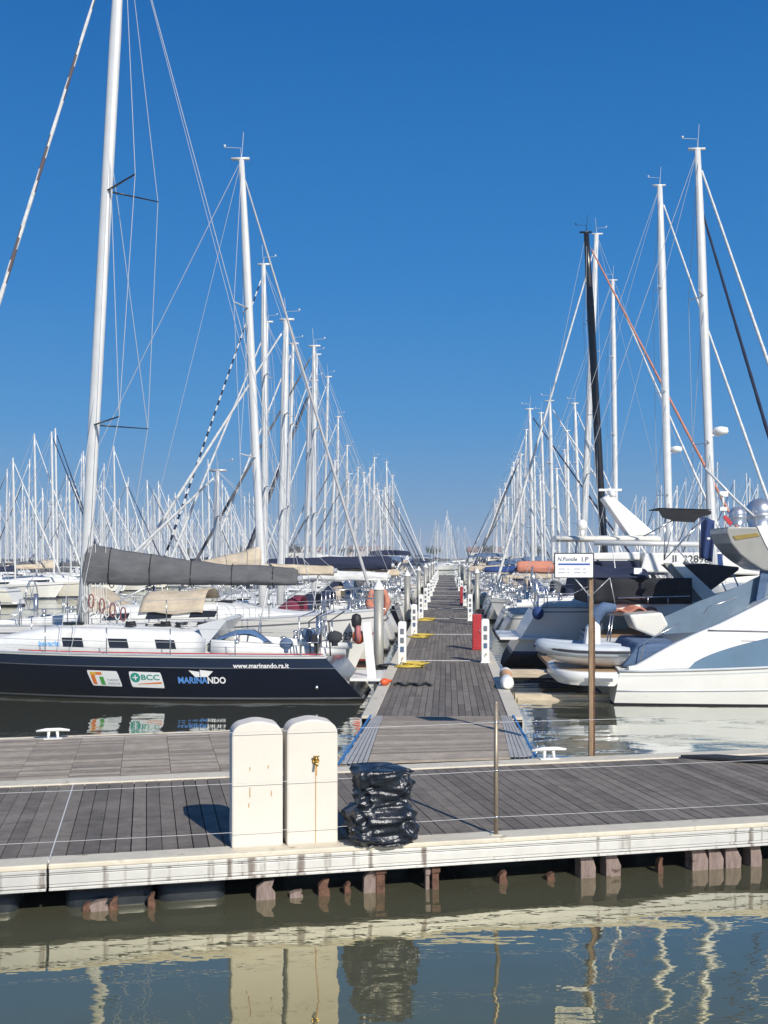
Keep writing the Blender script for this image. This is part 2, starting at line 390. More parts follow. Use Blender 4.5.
def sailboat(name, L=10.5, B=3.3, fs=1.0, fb=1.25, hullm=None, stripe=None, mastz=14, mastx=None, rake=R(1.6), mast_m=None, mast_r=0.1,
             boomz=2.45, cover=None, cover_h=(0.55, 0.3), boom_m=None, furl=None, furl_pat=None, hood=None, bimini=None, detail=1, seed=0, wheel=True, windows=3, antis=None, spread=2, spreadz=None, spread_m=None, sweep=0.28, furl_r=0.07, mizzen=False, spl=0.85, bag=False, tender=None, radar=False, boomlen=None, bandset=None, hullmats=None, winpos=None, cabx=None, cabH=0.42, hullkw=None):
    rr = random.Random(seed + 100)
    root = empty(name, (0, 0, 0))
    h = Hull(L, B, fs, fb, stern=0.72 + 0.12 * rr.random(), rake=0.5 + 0.5 * rr.random(), tr=0.25 + 0.35 * rr.random())
    if hullkw: h = Hull(L, B, fs, fb, **hullkw)
    hullm = hullm or gel; stripe = stripe or stripe_grey; mast_m = mast_m or alu; antis = antis or antif
    mx = mastx if mastx is not None else L * 0.57
    cab = Cabin(h, *(cabx or (L * 0.27, L * 0.82)), cabH, 0.64, 0.5)
    if detail == 0:
        mb = h.mesh([('k', 0, 0), ('a', 0.0, 1), ('a', 0.12, 1), ('s', 0.2, 0), ('s', 0.14, 2), ('s', 0, 0)], 12)
        deck_mesh(h, mb, 3, 10, toe=False); cab.mesh(mb, 3, 8)
        for sd in (1, -1):
            w = cab.window(L * 0.34, L * 0.55, sd); mb.add(w.v, w.f, 4)
        mb.build('hull', [hullm, antis, stripe, deckw, dglass], root)
    else:
        mb = h.mesh(bandset or bands_white()); ho = mb.build('hull', hullmats or [hullm, antis, stripe], root)
        mb = MB(); deck_mesh(h, mb, 0, 26, tmi=1); 
        for sd in (1, -1):      # cockpit coamings
            rings = []
            for i in range(7):
                x = L * 0.04 + (L * 0.26) * i / 6; y = h.hb(x / L) * 0.66; z = h.sheer(x / L); hh = 0.12 + 0.2 * i / 6
                rings.append([Vector((x, sd * y, z)), Vector((x, sd * (y - 0.06), z + hh)), Vector((x, sd * (y - 0.24), z + hh)), Vector((x, sd * (y - 0.3), z))])
            mb.loft(rings, True, True, 0)
        mb.build('deck', [deckw, teak if rr.random() < 0.4 else alu2], root)
        mb = MB(); cab.mesh(mb); co = mb.build('cabin', deckw, root)
        for q in (0.6, 0.43):
            mb = MB(); mb.box((L * q, 0, cab.top(L * q) + 0.03), (0.48, 0.48, 0.06)); mb.build('hatch', dglass, co, bevel=0.015)
        for sd in (1, -1):
            for xa, xb in (winpos or [(L * (0.31 + 0.11 * k), L * (0.375 + 0.11 * k)) for k in range(windows)]):
                cab.window(xa, xb, sd).build('window', dglass, co)
    mm, tp = mast_mesh(mx, h.sheer(mx / L) + 0.05 if detail == 0 else cab.top(mx) - 0.02, mastz, mast_r, rake, head=detail > 0)
    mo = mm.build('mast', mast_m, root)
    mz0 = cab.top(mx)
    def mp(z): return Vector((mx - math.tan(rake) * (z - mz0), 0, z))
    if mizzen:
        m2_, t2_ = mast_mesh(L * 0.16, h.sheer(0.16), mastz * 0.74, mast_r * 0.8, rake, head=False); m2_.build('mizzen_mast', mast_m, root)
    wr = MB(); wrr = 0.008 if detail else 0.012
    chain = [Vector((mx - 0.25, sd * (h.hb(mx / L) - 0.08), h.sheer(mx / L))) for sd in (1, -1)]
    tips = {1: [], -1: []}
    for k in range(spread):
        z = spreadz[k] if spreadz else mz0 + (mastz - mz0) * (k + 1) / (spread + 1.0); ln = spl - 0.2 * k
        sp = MB()
        for sd in (1, -1):
            tip = mp(z) + Vector((-sweep, sd * ln, 0.04)); sp.tube([mp(z), tip], [0.04, 0.025], 5, ell=0.5); tips[sd].append(tip)
        sp.build('spreader', spread_m or mast_m, mo)
    for i, sd in enumerate((1, -1)):
        wr.tube([chain[i]] + tips[sd] + [mp(mastz - 0.1)], wrr, 4)
        if detail: wr.tube([chain[i] + Vector((0.3, -sd * 0.1, 0)), mp(mz0 + (mastz - mz0) / (spread + 1) - 0.1)], wrr, 4)
        if detail: wr.tube([tips[sd][0], mp(mz0 + (mastz - mz0) * min(2, spread) / (spread + 1) - 0.1)] , wrr, 4)
    wr.tube([mp(mastz), (h.tr + 0.1, 0, h.sheer(0) + 0.1)], wrr * 1.1, 4)
    if detail: wr.tube([mp(mastz) + Vector((0.03, 0.05, 0)), mp(boomz + 0.5) + Vector((-0.12, 0.12, 0))], 0.006, 4); wr.tube([mp(mastz), Vector((mx - (boomlen or L * 0.38), 0, boomz))], 0.006, 4)
    bowp = Vector((L - 0.15, 0, h.fb + 0.1)); top = mp(mastz * 0.98)
    if furl:
        wr.tube([bowp, top], wrr, 4)
        fm = furl if isinstance(furl, (list, tuple)) else [furl]
        furl_mesh(bowp + (top - bowp) * 0.04, bowp + (top - bowp) * 0.975, furl_r if detail else 0.08, 8 if detail else 5, 60 if detail else 10, furl_pat).build('furled_sail', list(fm), root)
    else: wr.tube([bowp, top], wrr * 1.3, 4)
    wr.build('rigging', wire, root)
    bl = boomlen or L * 0.38; bend = mx - bl
    mb = MB(); mb.tube([(mx - 0.08, 0, boomz), (bend, 0, boomz + 0.05)], 0.075, 8)
    bo = mb.build('boom', boom_m or mast_m, root)
    if cover:
        sc_o = cover_mesh(mx - 0.05, bend + 0.1, boomz, cover_h[0], cover_h[1], 0.17, seed=seed).build('sail_cover', cover, bo)
    if detail:
        vb = MB(); vb.tube([(mx - 0.1, 0, mz0 + 0.15), (mx - bl * 0.33, 0, boomz - 0.05)], 0.025, 6); vb.build('boom_vang', alu2, root); vb = MB(); vb.tube([(bend + bl * 0.15, 0, boomz), (bend + bl * 0.2, 0, h.sheer(0.2) + 0.4)], 0.02, 5)
        vb.build('mainsheet', wirew, root)
        st, ww = rail_mesh(h, L * 0.12, L * 0.86, n=6); [q.build('stanchion', steel, root) for q in st]; ww.build('lifelines', wire, root)
        pulpit_mesh(h, L * 0.87).build('pulpit', steel, root); [pulpit_mesh(h, L * 0.12, False, side=q).build('stern_rail', steel, root) for q in (1, -1)]
        if wheel:
            mb = MB(); c = Vector((L * 0.09, 0, h.sheer(0.1) + 0.75)); q = 0.42
            mb.tube([c + Vector((0, q * math.cos(a), q * math.sin(a))) for a in [2 * math.pi * i / 20 for i in range(21)]], 0.016, 5)
            for i in range(3):
                a = math.pi * i / 3; mb.tube([c + Vector((0, q * math.cos(a), q * math.sin(a))), c - Vector((0, q * math.cos(a), q * math.sin(a)))], 0.009, 4)
            mb.tube([c + Vector((0.12, 0, -0.75)), c + Vector((0.12, 0, 0.05))], 0.07, 8)
            mb.build('steering_wheel', steel, root)
        for sd in (1, -1):
            for xx in (0.16, 0.25): wm = MB(); wm.lathe([(0.075, 0), (0.055, 0.05), (0.06, 0.14), (0.08, 0.16), (0.03, 0.19)], (L * xx, sd * h.hb(xx) * 0.6, h.sheer(xx) + 0.2 + 0.3 * (xx - 0.1)), 8); wm.build('winch', steel, root)
        if hood:
            x0 = cab.x0 - 0.25; x1 = cab.x0 + 1.0; w = h.B * 0.31; zt = cab.top(cab.x0) + 0.5
            def fn(a, b):
                th = math.pi * a; y = w * math.cos(th) * (1 - 0.1 * b); e = abs(math.sin(th)) ** 0.55
                z = cab.top(x1) - 0.2 + (zt - cab.top(x1) + 0.2) * e * (1 - 0.92 * sstep(0.15, 1, b) * 1)
                return Vector((x0 + (x1 - x0) * b, y, z + 0.02 * math.sin(b * 9)))
            mb = MB(); mb.grid(fn, 16, 8); mb.build('sprayhood', hood, root, solid=0.012)
        if bimini:
            x0 = L * 0.03; x1 = L * 0.24; w = h.B * 0.36; zt = h.sheer(0.1) + 1.95
            mb = MB(); mb.grid(lambda a, b: Vector((x0 + (x1 - x0) * b, w * (2 * a - 1), zt - 0.22 * (2 * a - 1) ** 4 - 0.06 * (2 * b - 1) ** 2)), 12, 8)
            bo2 = mb.build('bimini', bimini, root, solid=0.02)
            mb = MB()
            for x in (x0, (x0 + x1) / 2, x1):
                xm = (x0 + x1) / 2
                mb.tube([(xm, -w, h.sheer(0.1)), (x, -w, zt - 0.24), (x, -w * 0.7, zt - 0.07), (x, w * 0.7, zt - 0.07), (x, w, zt - 0.24), (xm, w, h.sheer(0.1))], 0.013, 5)
            mb.build('bimini_frame', steel, bo2)
        if radar:
            z = mz0 + (mastz - mz0) * 0.36; mb = MB(); mb.lathe([(0.05, -0.1), (0.2, -0.08), (0.23, 0), (0.2, 0.1), (0.05, 0.14)], mp(z) + Vector((0.36, 0, 0)), 12); mb.box(mp(z) + Vector((0.2, 0, -0.12)), (0.35, 0.1, 0.04)); mb.build('radar_dome', whitep, mo)
        # low anchor on the bow roller and small clutter on the cabin roof
        mb = MB(); mb.tube([(L - 0.35, 0, h.fb + 0.08), (L + 0.12, 0, h.fb + 0.05), (L + 0.2, 0, h.fb - 0.22)], 0.02, 6); mb.prism([(L + 0.2, -0.13, h.fb - 0.2), (L + 0.2, 0.13, h.fb - 0.2), (L - 0.05, 0, h.fb - 0.3)], (0.02, 0, -0.02)); mb.build('anchor', steel, root)
        mb = MB()
        for k in range(5):
            xx = L * (0.3 + 0.3 * rr.random()); yy = (rr.random() - 0.5) * 0.8; pts = []
            for q in range(18): a = q * 0.7; pts.append((xx + 0.13 * math.cos(a), yy + 0.13 * math.sin(a), cab.top(xx) + 0.01 + q * 0.004))
            mb.tube(pts, 0.012, 4)
        for sd in (1, -1): mb.tube([(L * 0.3, sd * 0.45, cab.top(L * 0.3) - 0.02), (mx - 0.1, sd * 0.3, cab.top(mx) - 0.01)], 0.01, 4)
        mb.build('deck_ropes', [wirew], root)
    root['_L'] = L
    return root, h, cab, mp
def pp(root, px, py, yl):
    a = root.rotation_euler.z; yd = (-math.sin(a), math.cos(a)); xd = (math.cos(a), math.sin(a)); k = (px - 384) / F
    l = root.location; d = (yl + l.x * yd[0] + l.y * yd[1]) / (k * yd[0] + yd[1])
    return ((k * d - l.x) * xd[0] + (d - l.y) * xd[1], yl, EYE - (py - 557) * d / F)
def moor(root, side, s, bow_out=True, gap=0.5):
    """side -1 = left of the pier, +1 = right; s = distance along the pier"""
    L = root['_L']; bow_dir = side if bow_out else -side
    ang = -PIER_ANG if bow_dir > 0 else math.pi - PIER_ANG
    u = side * (1.45 + gap) if bow_out else side * (1.45 + gap + L)
    root.location = pier(u, s, 0); root.rotation_euler = (0, 0, ang)
def spiral(k, p=8, w=2): return lambda i, j: 1 if (i + j) % p < w else 0
def dashes(p=3): return lambda i, j: 1 if i % p == 0 else 0

# ------------------------------------------------------------------ setting
def world():
    w = bpy.data.worlds.new("World"); scene.world = w; w.use_nodes = True
    N = w.node_tree.nodes; L = w.node_tree.links; bg = N['Background']
    sk = N.new('ShaderNodeTexSky'); sk.sky_type = 'NISHITA'; sk.sun_disc = False
    sk.sun_elevation = R(SUN_EL); sk.sun_rotation = math.pi - SUN_AZ; sk.altitude = 0; sk.air_density = 1.0; sk.dust_density = 0.25; sk.ozone_density = 3.0
    hs = N.new('ShaderNodeHueSaturation'); hs.inputs['Saturation'].default_value = SKY_SAT
    L.new(sk.outputs[0], hs.inputs['Color'])
    tc = N.new('ShaderNodeTexCoord'); sx = N.new('ShaderNodeSeparateXYZ'); L.new(tc.outputs['Generated'], sx.inputs[0])
    cr = N.new('ShaderNodeValToRGB'); L.new(sx.outputs['Z'], cr.inputs['Fac']); el = cr.color_ramp.elements
    k = 1 / SKY_ST
    stops = [(0.0, (0.19, 0.32, 0.53)), (0.045, (0.115, 0.28, 0.53)), (0.12, (0.05, 0.25, 0.57)), (0.24, (0.018, 0.2, 0.545)), (0.45, (0.004, 0.13, 0.43)), (1.0, (0.012, 0.07, 0.25))]
    el[0].position = 0; el[1].position = 1
    for q in stops[1:-1]: el.new(q[0])
    for e_, q in zip(el, stops): e_.color = (*q[1], 1)
    vm = N.new('ShaderNodeVectorMath'); vm.operation = 'SCALE'; vm.inputs['Scale'].default_value = k * 0.86; L.new(cr.outputs[0], vm.inputs[0])
    mx = N.new('ShaderNodeMix'); mx.data_type = 'RGBA'; mx.inputs['Factor'].default_value = 0.93; L.new(hs.outputs[0], mx.inputs['A']); L.new(vm.outputs[0], mx.inputs['B'])
    L.new(mx.outputs['Result'], bg.inputs['Color']); bg.inputs['Strength'].default_value = SKY_ST
SUN_EL = 35; SUN_AZ = math.atan2(0.46, 0.89); SKY_ST = 0.12; SKY_SAT = 1.0; EXPO = 0.25
world()
sd = Vector((math.sin(SUN_AZ) * math.cos(R(SUN_EL)), -math.cos(SUN_AZ) * math.cos(R(SUN_EL)), math.sin(R(SUN_EL))))
sl = bpy.data.lights.new('sun', 'SUN'); sl.energy = 4.4; sl.angle = R(0.55); sl.color = (1, 0.95, 0.87)
so = bpy.data.objects.new('sun', sl); COL.objects.link(so); so.rotation_euler = sd.to_track_quat('Z', 'Y').to_euler()
cam = bpy.data.cameras.new('camera'); co = bpy.data.objects.new('camera', cam); COL.objects.link(co); scene.camera = co
co.location = (0, 0, EYE); co.rotation_euler = (R(90), 0, 0)
cam.sensor_fit = 'VERTICAL'; cam.sensor_height = 36; cam.sensor_width = 27; cam.lens = 36 * F / 1024; cam.shift_y = 45 / 1024
cam.clip_end = 6000; cam.clip_start = 0.1
scene.view_settings.view_transform = 'Standard'; scene.view_settings.look = 'None'; scene.view_settings.exposure = EXPO if 'EXPO' in globals() else 0.0

# water
wm = bpy.data.materials.new('harbour_water'); wm.use_nodes = True; N = wm.node_tree.nodes; LK = wm.node_tree.links; b = N['Principled BSDF']
df = N.new('ShaderNodeBsdfDiffuse'); df.inputs['Color'].default_value = (0.1, 0.1, 0.065, 1)
gl = N.new('ShaderNodeBsdfGlossy'); gl.inputs['Color'].default_value = (0.95, 0.95, 0.9, 1); gl.inputs['Roughness'].default_value = 0.012
lw = N.new('ShaderNodeLayerWeight'); lw.inputs['Blend'].default_value = 0.5; mrw = N.new('ShaderNodeMapRange'); mrw.inputs['From Min'].default_value = 0.5; mrw.inputs['From Max'].default_value = 0.9; mrw.inputs['To Min'].default_value = 0.08; mrw.inputs['To Max'].default_value = 0.85
LK.new(lw.outputs['Facing'], mrw.inputs['Value']); cmx = N.new('ShaderNodeMix'); cmx.data_type = 'RGBA'; cmx.inputs['A'].default_value = (0.97, 0.9, 0.6, 1); cmx.inputs['B'].default_value = (0.93, 0.95, 0.93, 1)
mr2 = N.new('ShaderNodeMapRange'); mr2.inputs['From Min'].default_value = 0.6; mr2.inputs['From Max'].default_value = 0.8; LK.new(lw.outputs['Facing'], mr2.inputs['Value']); LK.new(mr2.outputs[0], cmx.inputs['Factor']); LK.new(cmx.outputs['Result'], gl.inputs['Color'])
mxw = N.new('ShaderNodeMixShader'); LK.new(mrw.outputs[0], mxw.inputs[0]); LK.new(df.outputs[0], mxw.inputs[1]); LK.new(gl.outputs[0], mxw.inputs[2])
N.remove(b); LK.new(mxw.outputs[0], N['Material Output'].inputs['Surface'])
tc = N.new('ShaderNodeTexCoord')
def wn(sc, vec, det):
    mp_ = N.new('ShaderNodeMapping'); mp_.inputs['Scale'].default_value = vec; LK.new(tc.outputs['Object'], mp_.inputs[0])
    n_ = N.new('ShaderNodeTexNoise'); n_.inputs['Scale'].default_value = sc; n_.inputs['Detail'].default_value = det; LK.new(mp_.outputs[0], n_.inputs['Vector']); return n_
n1 = wn(0.8, (1, 1.7, 1), 1.0); n2 = wn(3.5, (1, 2.2, 1), 2.0)
m1 = N.new('ShaderNodeMath'); m1.operation = 'MULTIPLY'; m1.inputs[1].default_value = 0.09; LK.new(n2.outputs['Fac'], m1.inputs[0])
m2 = N.new('ShaderNodeMath'); m2.operation = 'ADD'; LK.new(n1.outputs['Fac'], m2.inputs[0]); LK.new(m1.outputs[0], m2.inputs[1])
bp = N.new('ShaderNodeBump'); bp.inputs['Strength'].default_value = 1.0; bp.inputs['Distance'].default_value = 0.02
LK.new(m2.outputs[0], bp.inputs['Height']); LK.new(bp.outputs[0], df.inputs['Normal']); LK.new(bp.outputs[0], gl.inputs['Normal'])
mb = MB(); S = 1500
mb.add([(-S, -60, 0), (S, -60, 0), (S, S, 0), (-S, S, 0)], [(0, 1, 2, 3)]); tag(mb.build('water', wm), kind='structure')

# quay the photographer stands on (behind the view)
quay_m = mat('quay_concrete', (0.34, 0.32, 0.29), 0.8, var=0.15)
mb = MB(); mb.box((0, -6, 0.3), (60, 12.6, 2.6)); tag(mb.build('quay', quay_m), kind='structure')

def boards(name, mtl, fr, u0, u1, v0, v1, bw, along='v', gap=0.007, seg=None, z=None, th=0.035, parent=None, jit=0.0, rr=rnd):
    z = DECK if z is None else z; mb = MB(); o = fr(0, 0, 0); ax = (fr(1, 0, 0) - o, fr(0, 1, 0) - o)
    a0, a1, l0, l1 = (u0, u1, v0, v1) if along == 'v' else (v0, v1, u0, u1)
    n = int((a1 - a0) / bw)
    w = (a1 - a0) / n
    for i in range(n):
        ca = a0 + w * (i + 0.5); cuts = [l0]
        if seg:
            c = l0 + seg * (0.4 + 0.6 * rr.random()) if jit else l0 + seg
            while c < l1 - 0.3: cuts.append(c); c += seg
        cuts.append(l1)
        for k in range(len(cuts) - 1):
            cl = (cuts[k] + cuts[k + 1]) / 2; ln = cuts[k + 1] - cuts[k] - 0.006
            zz = z - th / 2 + rr.uniform(-0.002, 0.001)
            g = gap * rr.uniform(0.7, 1.8)
            if along == 'v': mb.box(fr(ca, cl, zz), (w - g, ln, th), ax=ax, tone=rr.random())
            else: mb.box(fr(cl, ca, zz), (ln, w - g, th), ax=ax, tone=rr.random())
    return mb.build(name, mtl, parent)
axQ = (QU, QV); axP = (PR, PD)
# --- cross pontoon
U0, U1 = -9.0, 10.0
JU = -0.85      # joint between two pontoon sections, seen at the left
wk = empty('walkway', (0, 0, 0)); tag(wk, kind='structure')
boards('deck_boards', wood_dark, pont, U0, U1, 10.17, 13.33, 0.142, parent=wk)
mb = MB()
for (a, b_) in ((U0, JU - 0.006), (JU + 0.006, U1)):
    mb.box(pont((a + b_) / 2, 10.035, DECK - 0.02), (b_ - a, 0.27, 0.05), ax=axQ)
mb.box(pont((U0 + U1) / 2, 13.49, DECK - 0.008), (U1 - U0, 0.31, 0.05), ax=axQ)
mb.build('edge_board', cream_edge, wk, bevel=0.012)
mb = MB()
for (a, b_) in ((U0, JU - 0.012), (JU + 0.012, U1)):
    c = (a + b_) / 2; l = b_ - a
    # ribbed aluminium profile, stacked lips
    for z0, z1, v in ((0.42, 0.392, 9.902), (0.388, 0.372, 9.915), (0.368, 0.29, 9.905), (0.286, 0.262, 9.915), (0.258, 0.235, 9.892)):
        mb.box(pont(c, v + 0.05, (z0 + z1) / 2), (l, 0.1, z0 - z1), ax=axQ)
mb.build('fascia', fascia_m, wk, bevel=0.003)
mb = MB(); mb.box(pont((U0 + U1) / 2, 11.7, 0.375), (U1 - U0 - 0.02, 3.4, 0.1), ax=axQ)
for k in range(26): mb.box(pont(U0 + 0.4 + 0.74 * k, 10.3, 0.275), (0.07, 0.5, 0.12), ax=axQ)
mb.box(pont((U0 + U1) / 2, 13.6, 0.245), (U1 - U0, 0.06, 0.3), ax=axQ)
mb.build('frame', blk, wk)
mb = MB(); mb.box(pont(JU, 11.7, DECK - 0.012), (0.012, 3.3, 0.03), ax=axQ); mb.build('joint_strip', wirew, wk)
def fl(u0, u1, v0):
    mb = MB(); c = pont((u0 + u1) / 2, v0 + 0.5, 0.14); w = u1 - u0; d = 1.0
    rings = []
    prof = [(-0.2, 0.96), (-0.12, 1.0), (0.0, 1.0), (0.01, 0.97), (0.03, 0.97), (0.05, 1.0), (0.1, 1.0), (0.13, 0.93), (0.15, 0.8)]
    for z, k in prof:
        ring = []; kk = 1 - k
        hx, hy = w / 2 - kk * 0.4, d / 2 - kk * 0.4
        for sx, sy in ((1, 1), (-1, 1), (-1, -1), (1, -1)):
            for q in range(5):
                a = (q / 4) * math.pi / 2 + {(1, 1): 0, (-1, 1): math.pi / 2, (-1, -1): math.pi, (1, -1): 1.5 * math.pi}[(sx, sy)]
                r_ = 0.1; ring.append(c + QU * (sx * (hx - r_) + r_ * math.cos(a)) + QV * (sy * (hy - r_) + r_ * math.sin(a)) + Vector((0, 0, z)))
        rings.append(ring)
    mb.loft(rings, True, True); mb.build('float', floatm, wk)
for a, b_ in ((-2.35, -1.12), (-0.72, 0.06), (0.1, 0.72), (-4.0, -2.6)): fl(a, b_, 10.12)
for a, b_, v in ((1.3, 2.6, 10.6), (3.2, 4.4, 10.7), (5.0, 6.2, 10.6)): fl(a, b_, v)
# brackets and sawn timbers under the edge
def px2u(px, v=9.95):   # station along the pontoon edge seen in that direction from the quay
    k = (px - 384) / F; # x = k*y ; x=u c - v s ; y = u s + v c
    c, s = math.cos(PA), math.sin(PA)
    return v * (k * c + s) / (c - k * s)
rb = random.Random(3)
ZK = 0.78
for px, wpx, zt, m_, kind in ((97, 20, 0.12, pinkwood, 'b'), (86, 9, 0.1, rust, 'b'), (113, 9, 0.14, rust, 'b'), (151, 8, 0.17, rust, 'b'), (265, 20, 0.24, pinkwood, 'b'), (296, 14, 0.08, pinkwood, 'b'), (324, 12, 0.2, rust, 'b'), (348, 7, 0.14, rust, 'b'), (371, 16, 0.3, pinkwood, 'b'), (381, 9, 0.33, rust, 'p'), (428, 4, 0.28, pinkwood, 'p'), (436, 7, 0.3, rust, 'p'), (504, 9, 0.15, rust, 'b'), (552, 9, 0.09, rust, 'b'), (662, 6, 0.2, rust, 'b'),
                           (588, 15, 0.31, pinkwood, 't'), (613, 14, 0.31, pinkwood, 't'), (700, 16, 0.31, pinkwood, 't'), (716, 14, 0.31, pinkwood, 't'), (733, 15, 0.31, pinkwood, 't'), (757, 12, 0.31, pinkwood, 't')):
    zt *= ZK; u = px2u(px); d = pont(u, 9.98).y; w = wpx * d / F; mb = MB()
    if kind == 'r':
        c = pont(u, 9.98, 0)
        mb.tube([c + Vector((0, 0, -0.3)), c + Vector((0, 0, zt - 0.04))], w * 0.32, 8)
        g = rb.uniform(-0.5, 0.5); mb.tube([c + Vector((w * 0.45 * math.cos(a + g), w * 0.3 * math.sin(a), zt + w * 0.55 * math.sin(a + g))) for a in [1.8 * math.pi * i / 12 for i in range(12)]], [w * rb.uniform(0.16, 0.32) for i in range(12)], 6)
        mb.prism([c + Vector((-w * .5, -0.01, zt - w)), c + Vector((w * .4, -0.01, zt - w * .9)), c + Vector((w * .55, -0.01, zt - w * 2)), c + Vector((-w * .35, -0.01, zt - w * 2.2))], (0, 0.04, 0))
        nm = 'eye_bolt'
    elif kind == 'p':
        c = pont(u, 9.99, 0); mb.box(c + Vector((0, 0, (zt - 0.3) / 2)), (w, 0.05, zt + 0.3), ax=axQ); mb.box(c + Vector((0, 0, zt - 0.05)), (w * 1.3, 0.09, 0.05), ax=axQ); nm = 'bracket'
    elif kind == 'b':
        c = pont(u, 9.98, 0); a = c - QU * w / 2; 
        pts = [a + Vector((0, 0, -0.3)), a + QU * w + Vector((0, 0, -0.3)), a + QU * w * 1.05 + Vector((0, 0, zt * 0.3)), a + QU * w * 0.85 + Vector((0, 0, zt * 0.55)), a + QU * w * 1.0 + Vector((0, 0, zt)), a + QU * w * 0.5 + Vector((0, 0, zt * 0.92)), a + QU * w * 0.1 + Vector((0, 0, zt * 0.6))]
        mb.prism(pts, QV * 0.08); nm = 'bracket'
    else:
        c = pont(u, 9.98, 0); a = c - QU * w / 2; k = rb.uniform(0.1, 0.35)
        pts = [a + QU * w * 0.1 + Vector((0, 0, -0.3)), a + QU * w * 1.1 + Vector((0, 0, -0.3)), a + QU * w * (1 + k) + Vector((0, 0, 0.1)), a + QU * w * (1 - k * .4) + Vector((0, 0, 0.2)), a + QU * w * 0.9 + Vector((0, 0, zt)), a + Vector((0, 0, zt)), a + QU * w * 0.08 + Vector((0, 0, 0.15))]
        mb.prism(pts, QV * 0.16); nm = 'timber_pile'
    mb.build(nm, m_, wk, bevel=0.006)
# dark rubber hinge plate at the right, and the white edge beyond it
mb = MB(); a = pont(7.0, 13.3, DECK + 0.02); mb.prism([a, a + QU * 0.5 + QV * -0.05, a + QU * 1.5 - QV * 0.75, a + QU * 1.1 - QV * 0.8], (0, 0, 0.03)); 
tag(mb.build('rubber_mat', blk), 'dark rubber hinge strip lying on the walkway boards at the right edge', 'mat')

# --- pale rear deck at the left and the ramp up to the pier
RD = empty('rear_deck', (0, 0, 0)); tag(RD, kind='structure')
boards('deck_boards', wood_light, pont, -9, 2.55, 13.66, 16.9, 0.115, along='u', gap=0.012, seg=0.62, parent=RD, jit=0)
mb = MB()
for u0 in [x * 0.62 - 9 for x in range(0, 19)]:
    pass
mb.box(pont(-3.2, 15.28, 0.22), (11.5, 3.2, 0.4), ax=axQ); mb.build('frame', blk, RD)
mb = MB(); mb.box(pont(-3.2, 16.93, DECK - 0.05), (11.6, 0.05, 0.12), ax=axQ); mb.build('edge_board', cream_edge, RD)
# ramp: trapezoid between the walkway and the pier head (pier s=18.2)
def gpt(px, py, z): d = (EYE - z) * F / (py - 557); return Vector(((px - 384) * d / F, d, z))
ZR = DECK + 0.02
A0, A1 = gpt(368, 762, ZR), gpt(510, 757, ZR); B0, B1 = gpt(383, 716, ZR), gpt(501, 716, ZR)
L0, L1 = gpt(342, 764, ZR), gpt(373, 716, ZR); R0, R1 = gpt(533, 757, ZR), gpt(511, 716, ZR)
rp = empty('ramp', (0, 0, 0)); tag(rp, kind='structure')
mb = MB(); n = 30
for i in range(n):
    a, b_ = i / n, (i + 1) / n - 0.12 / n
    q = [A0.lerp(B0, a), A1.lerp(B1, a), A1.lerp(B1, b_), A0.lerp(B0, b_)]
    mb.add(q + [p - Vector((0, 0, 0.03)) for p in q], [(0, 1, 2, 3), (0, 4, 5, 1), (1, 5, 6, 2), (2, 6, 7, 3), (3, 7, 4, 0)], 0, False, rnd.random())
mb.build('ramp_boards', wood_light, rp)
mb = MB()
for P, Q, P2, Q2 in ((L0, A0, L1, B0), (A1, R0, B1, R1)):
    for k in range(5):
        a, b_ = k / 5 + 0.01, (k + 1) / 5 - 0.03
        mb.prism([P.lerp(Q, a), P.lerp(Q, b_), P2.lerp(Q2, b_), P2.lerp(Q2, a)], (0, 0, 0.006))
mb.build('ramp_tread', alstrip, rp)
mb = MB()
for P, Q, s_ in ((L0, L1, -1), (R0, R1, 1)):
    o = Vector((s_ * 0.02, 0, 0)); mb.prism([P + o, P + o * 2.5, Q + o * 2.5, Q + o], (0, 0, 0.02))
mb.build('ramp_edge', bluepaint, rp)
mb = MB(); mb.prism([L0 - Vector((0, 0, 0.05)), R0 - Vector((0, 0, 0.05)), R1 - Vector((0, 0, 0.05)), L1 - Vector((0, 0, 0.05))], (0, 0, -0.3)); mb.build('frame', alu2, rp)

# --- the long pier
P0, P1 = 18.25, 162.0
pr = empty('pier', (0, 0, 0)); tag(pr, kind='structure')
boards('deck_boards', wood_dark, pier, -1.2, 1.02, P0, P1, 0.111, along='v', gap=0.007, seg=1.9, parent=pr, jit=1)
mb = MB()
k = P0
while k < P1:
    e = min(k + 9.6, P1)
    for u in (-1.33, 1.15): mb.box(pier(u, (k + e) / 2, DECK - 0.015), (0.24, e - k - 0.02, 0.05), ax=axP)
    k = e
mb.build('edge_board', cream_edge, pr, bevel=0.01)
mb = MB()
for u in (-1.46, 1.28): mb.box(pier(u, (P0 + P1) / 2, 0.3), (0.03, P1 - P0, 0.26), ax=axP)
mb.build('fascia', fascia_m, pr)
mb = MB(); mb.box(pier(-0.09, (P0 + P1) / 2, 0.35), (2.6, P1 - P0 - 0.1, 0.12), ax=axP); mb.build('frame', blk, pr)
mb = MB()
for s in [28.2 + 9.6 * i for i in range(14)]:
    mb.box(pier(-0.09, s, DECK + 0.004), (2.24, 0.05, 0.014), ax=axP)
mb.build('joint_strip', wirew, pr)
mb = MB()
for s in [22 + 4.8 * i for i in range(28)]: mb.box(pier(-0.09, s, 0.0), (2.3, 1.6, 0.48), ax=axP)
mb.build('float', floatm, pr)

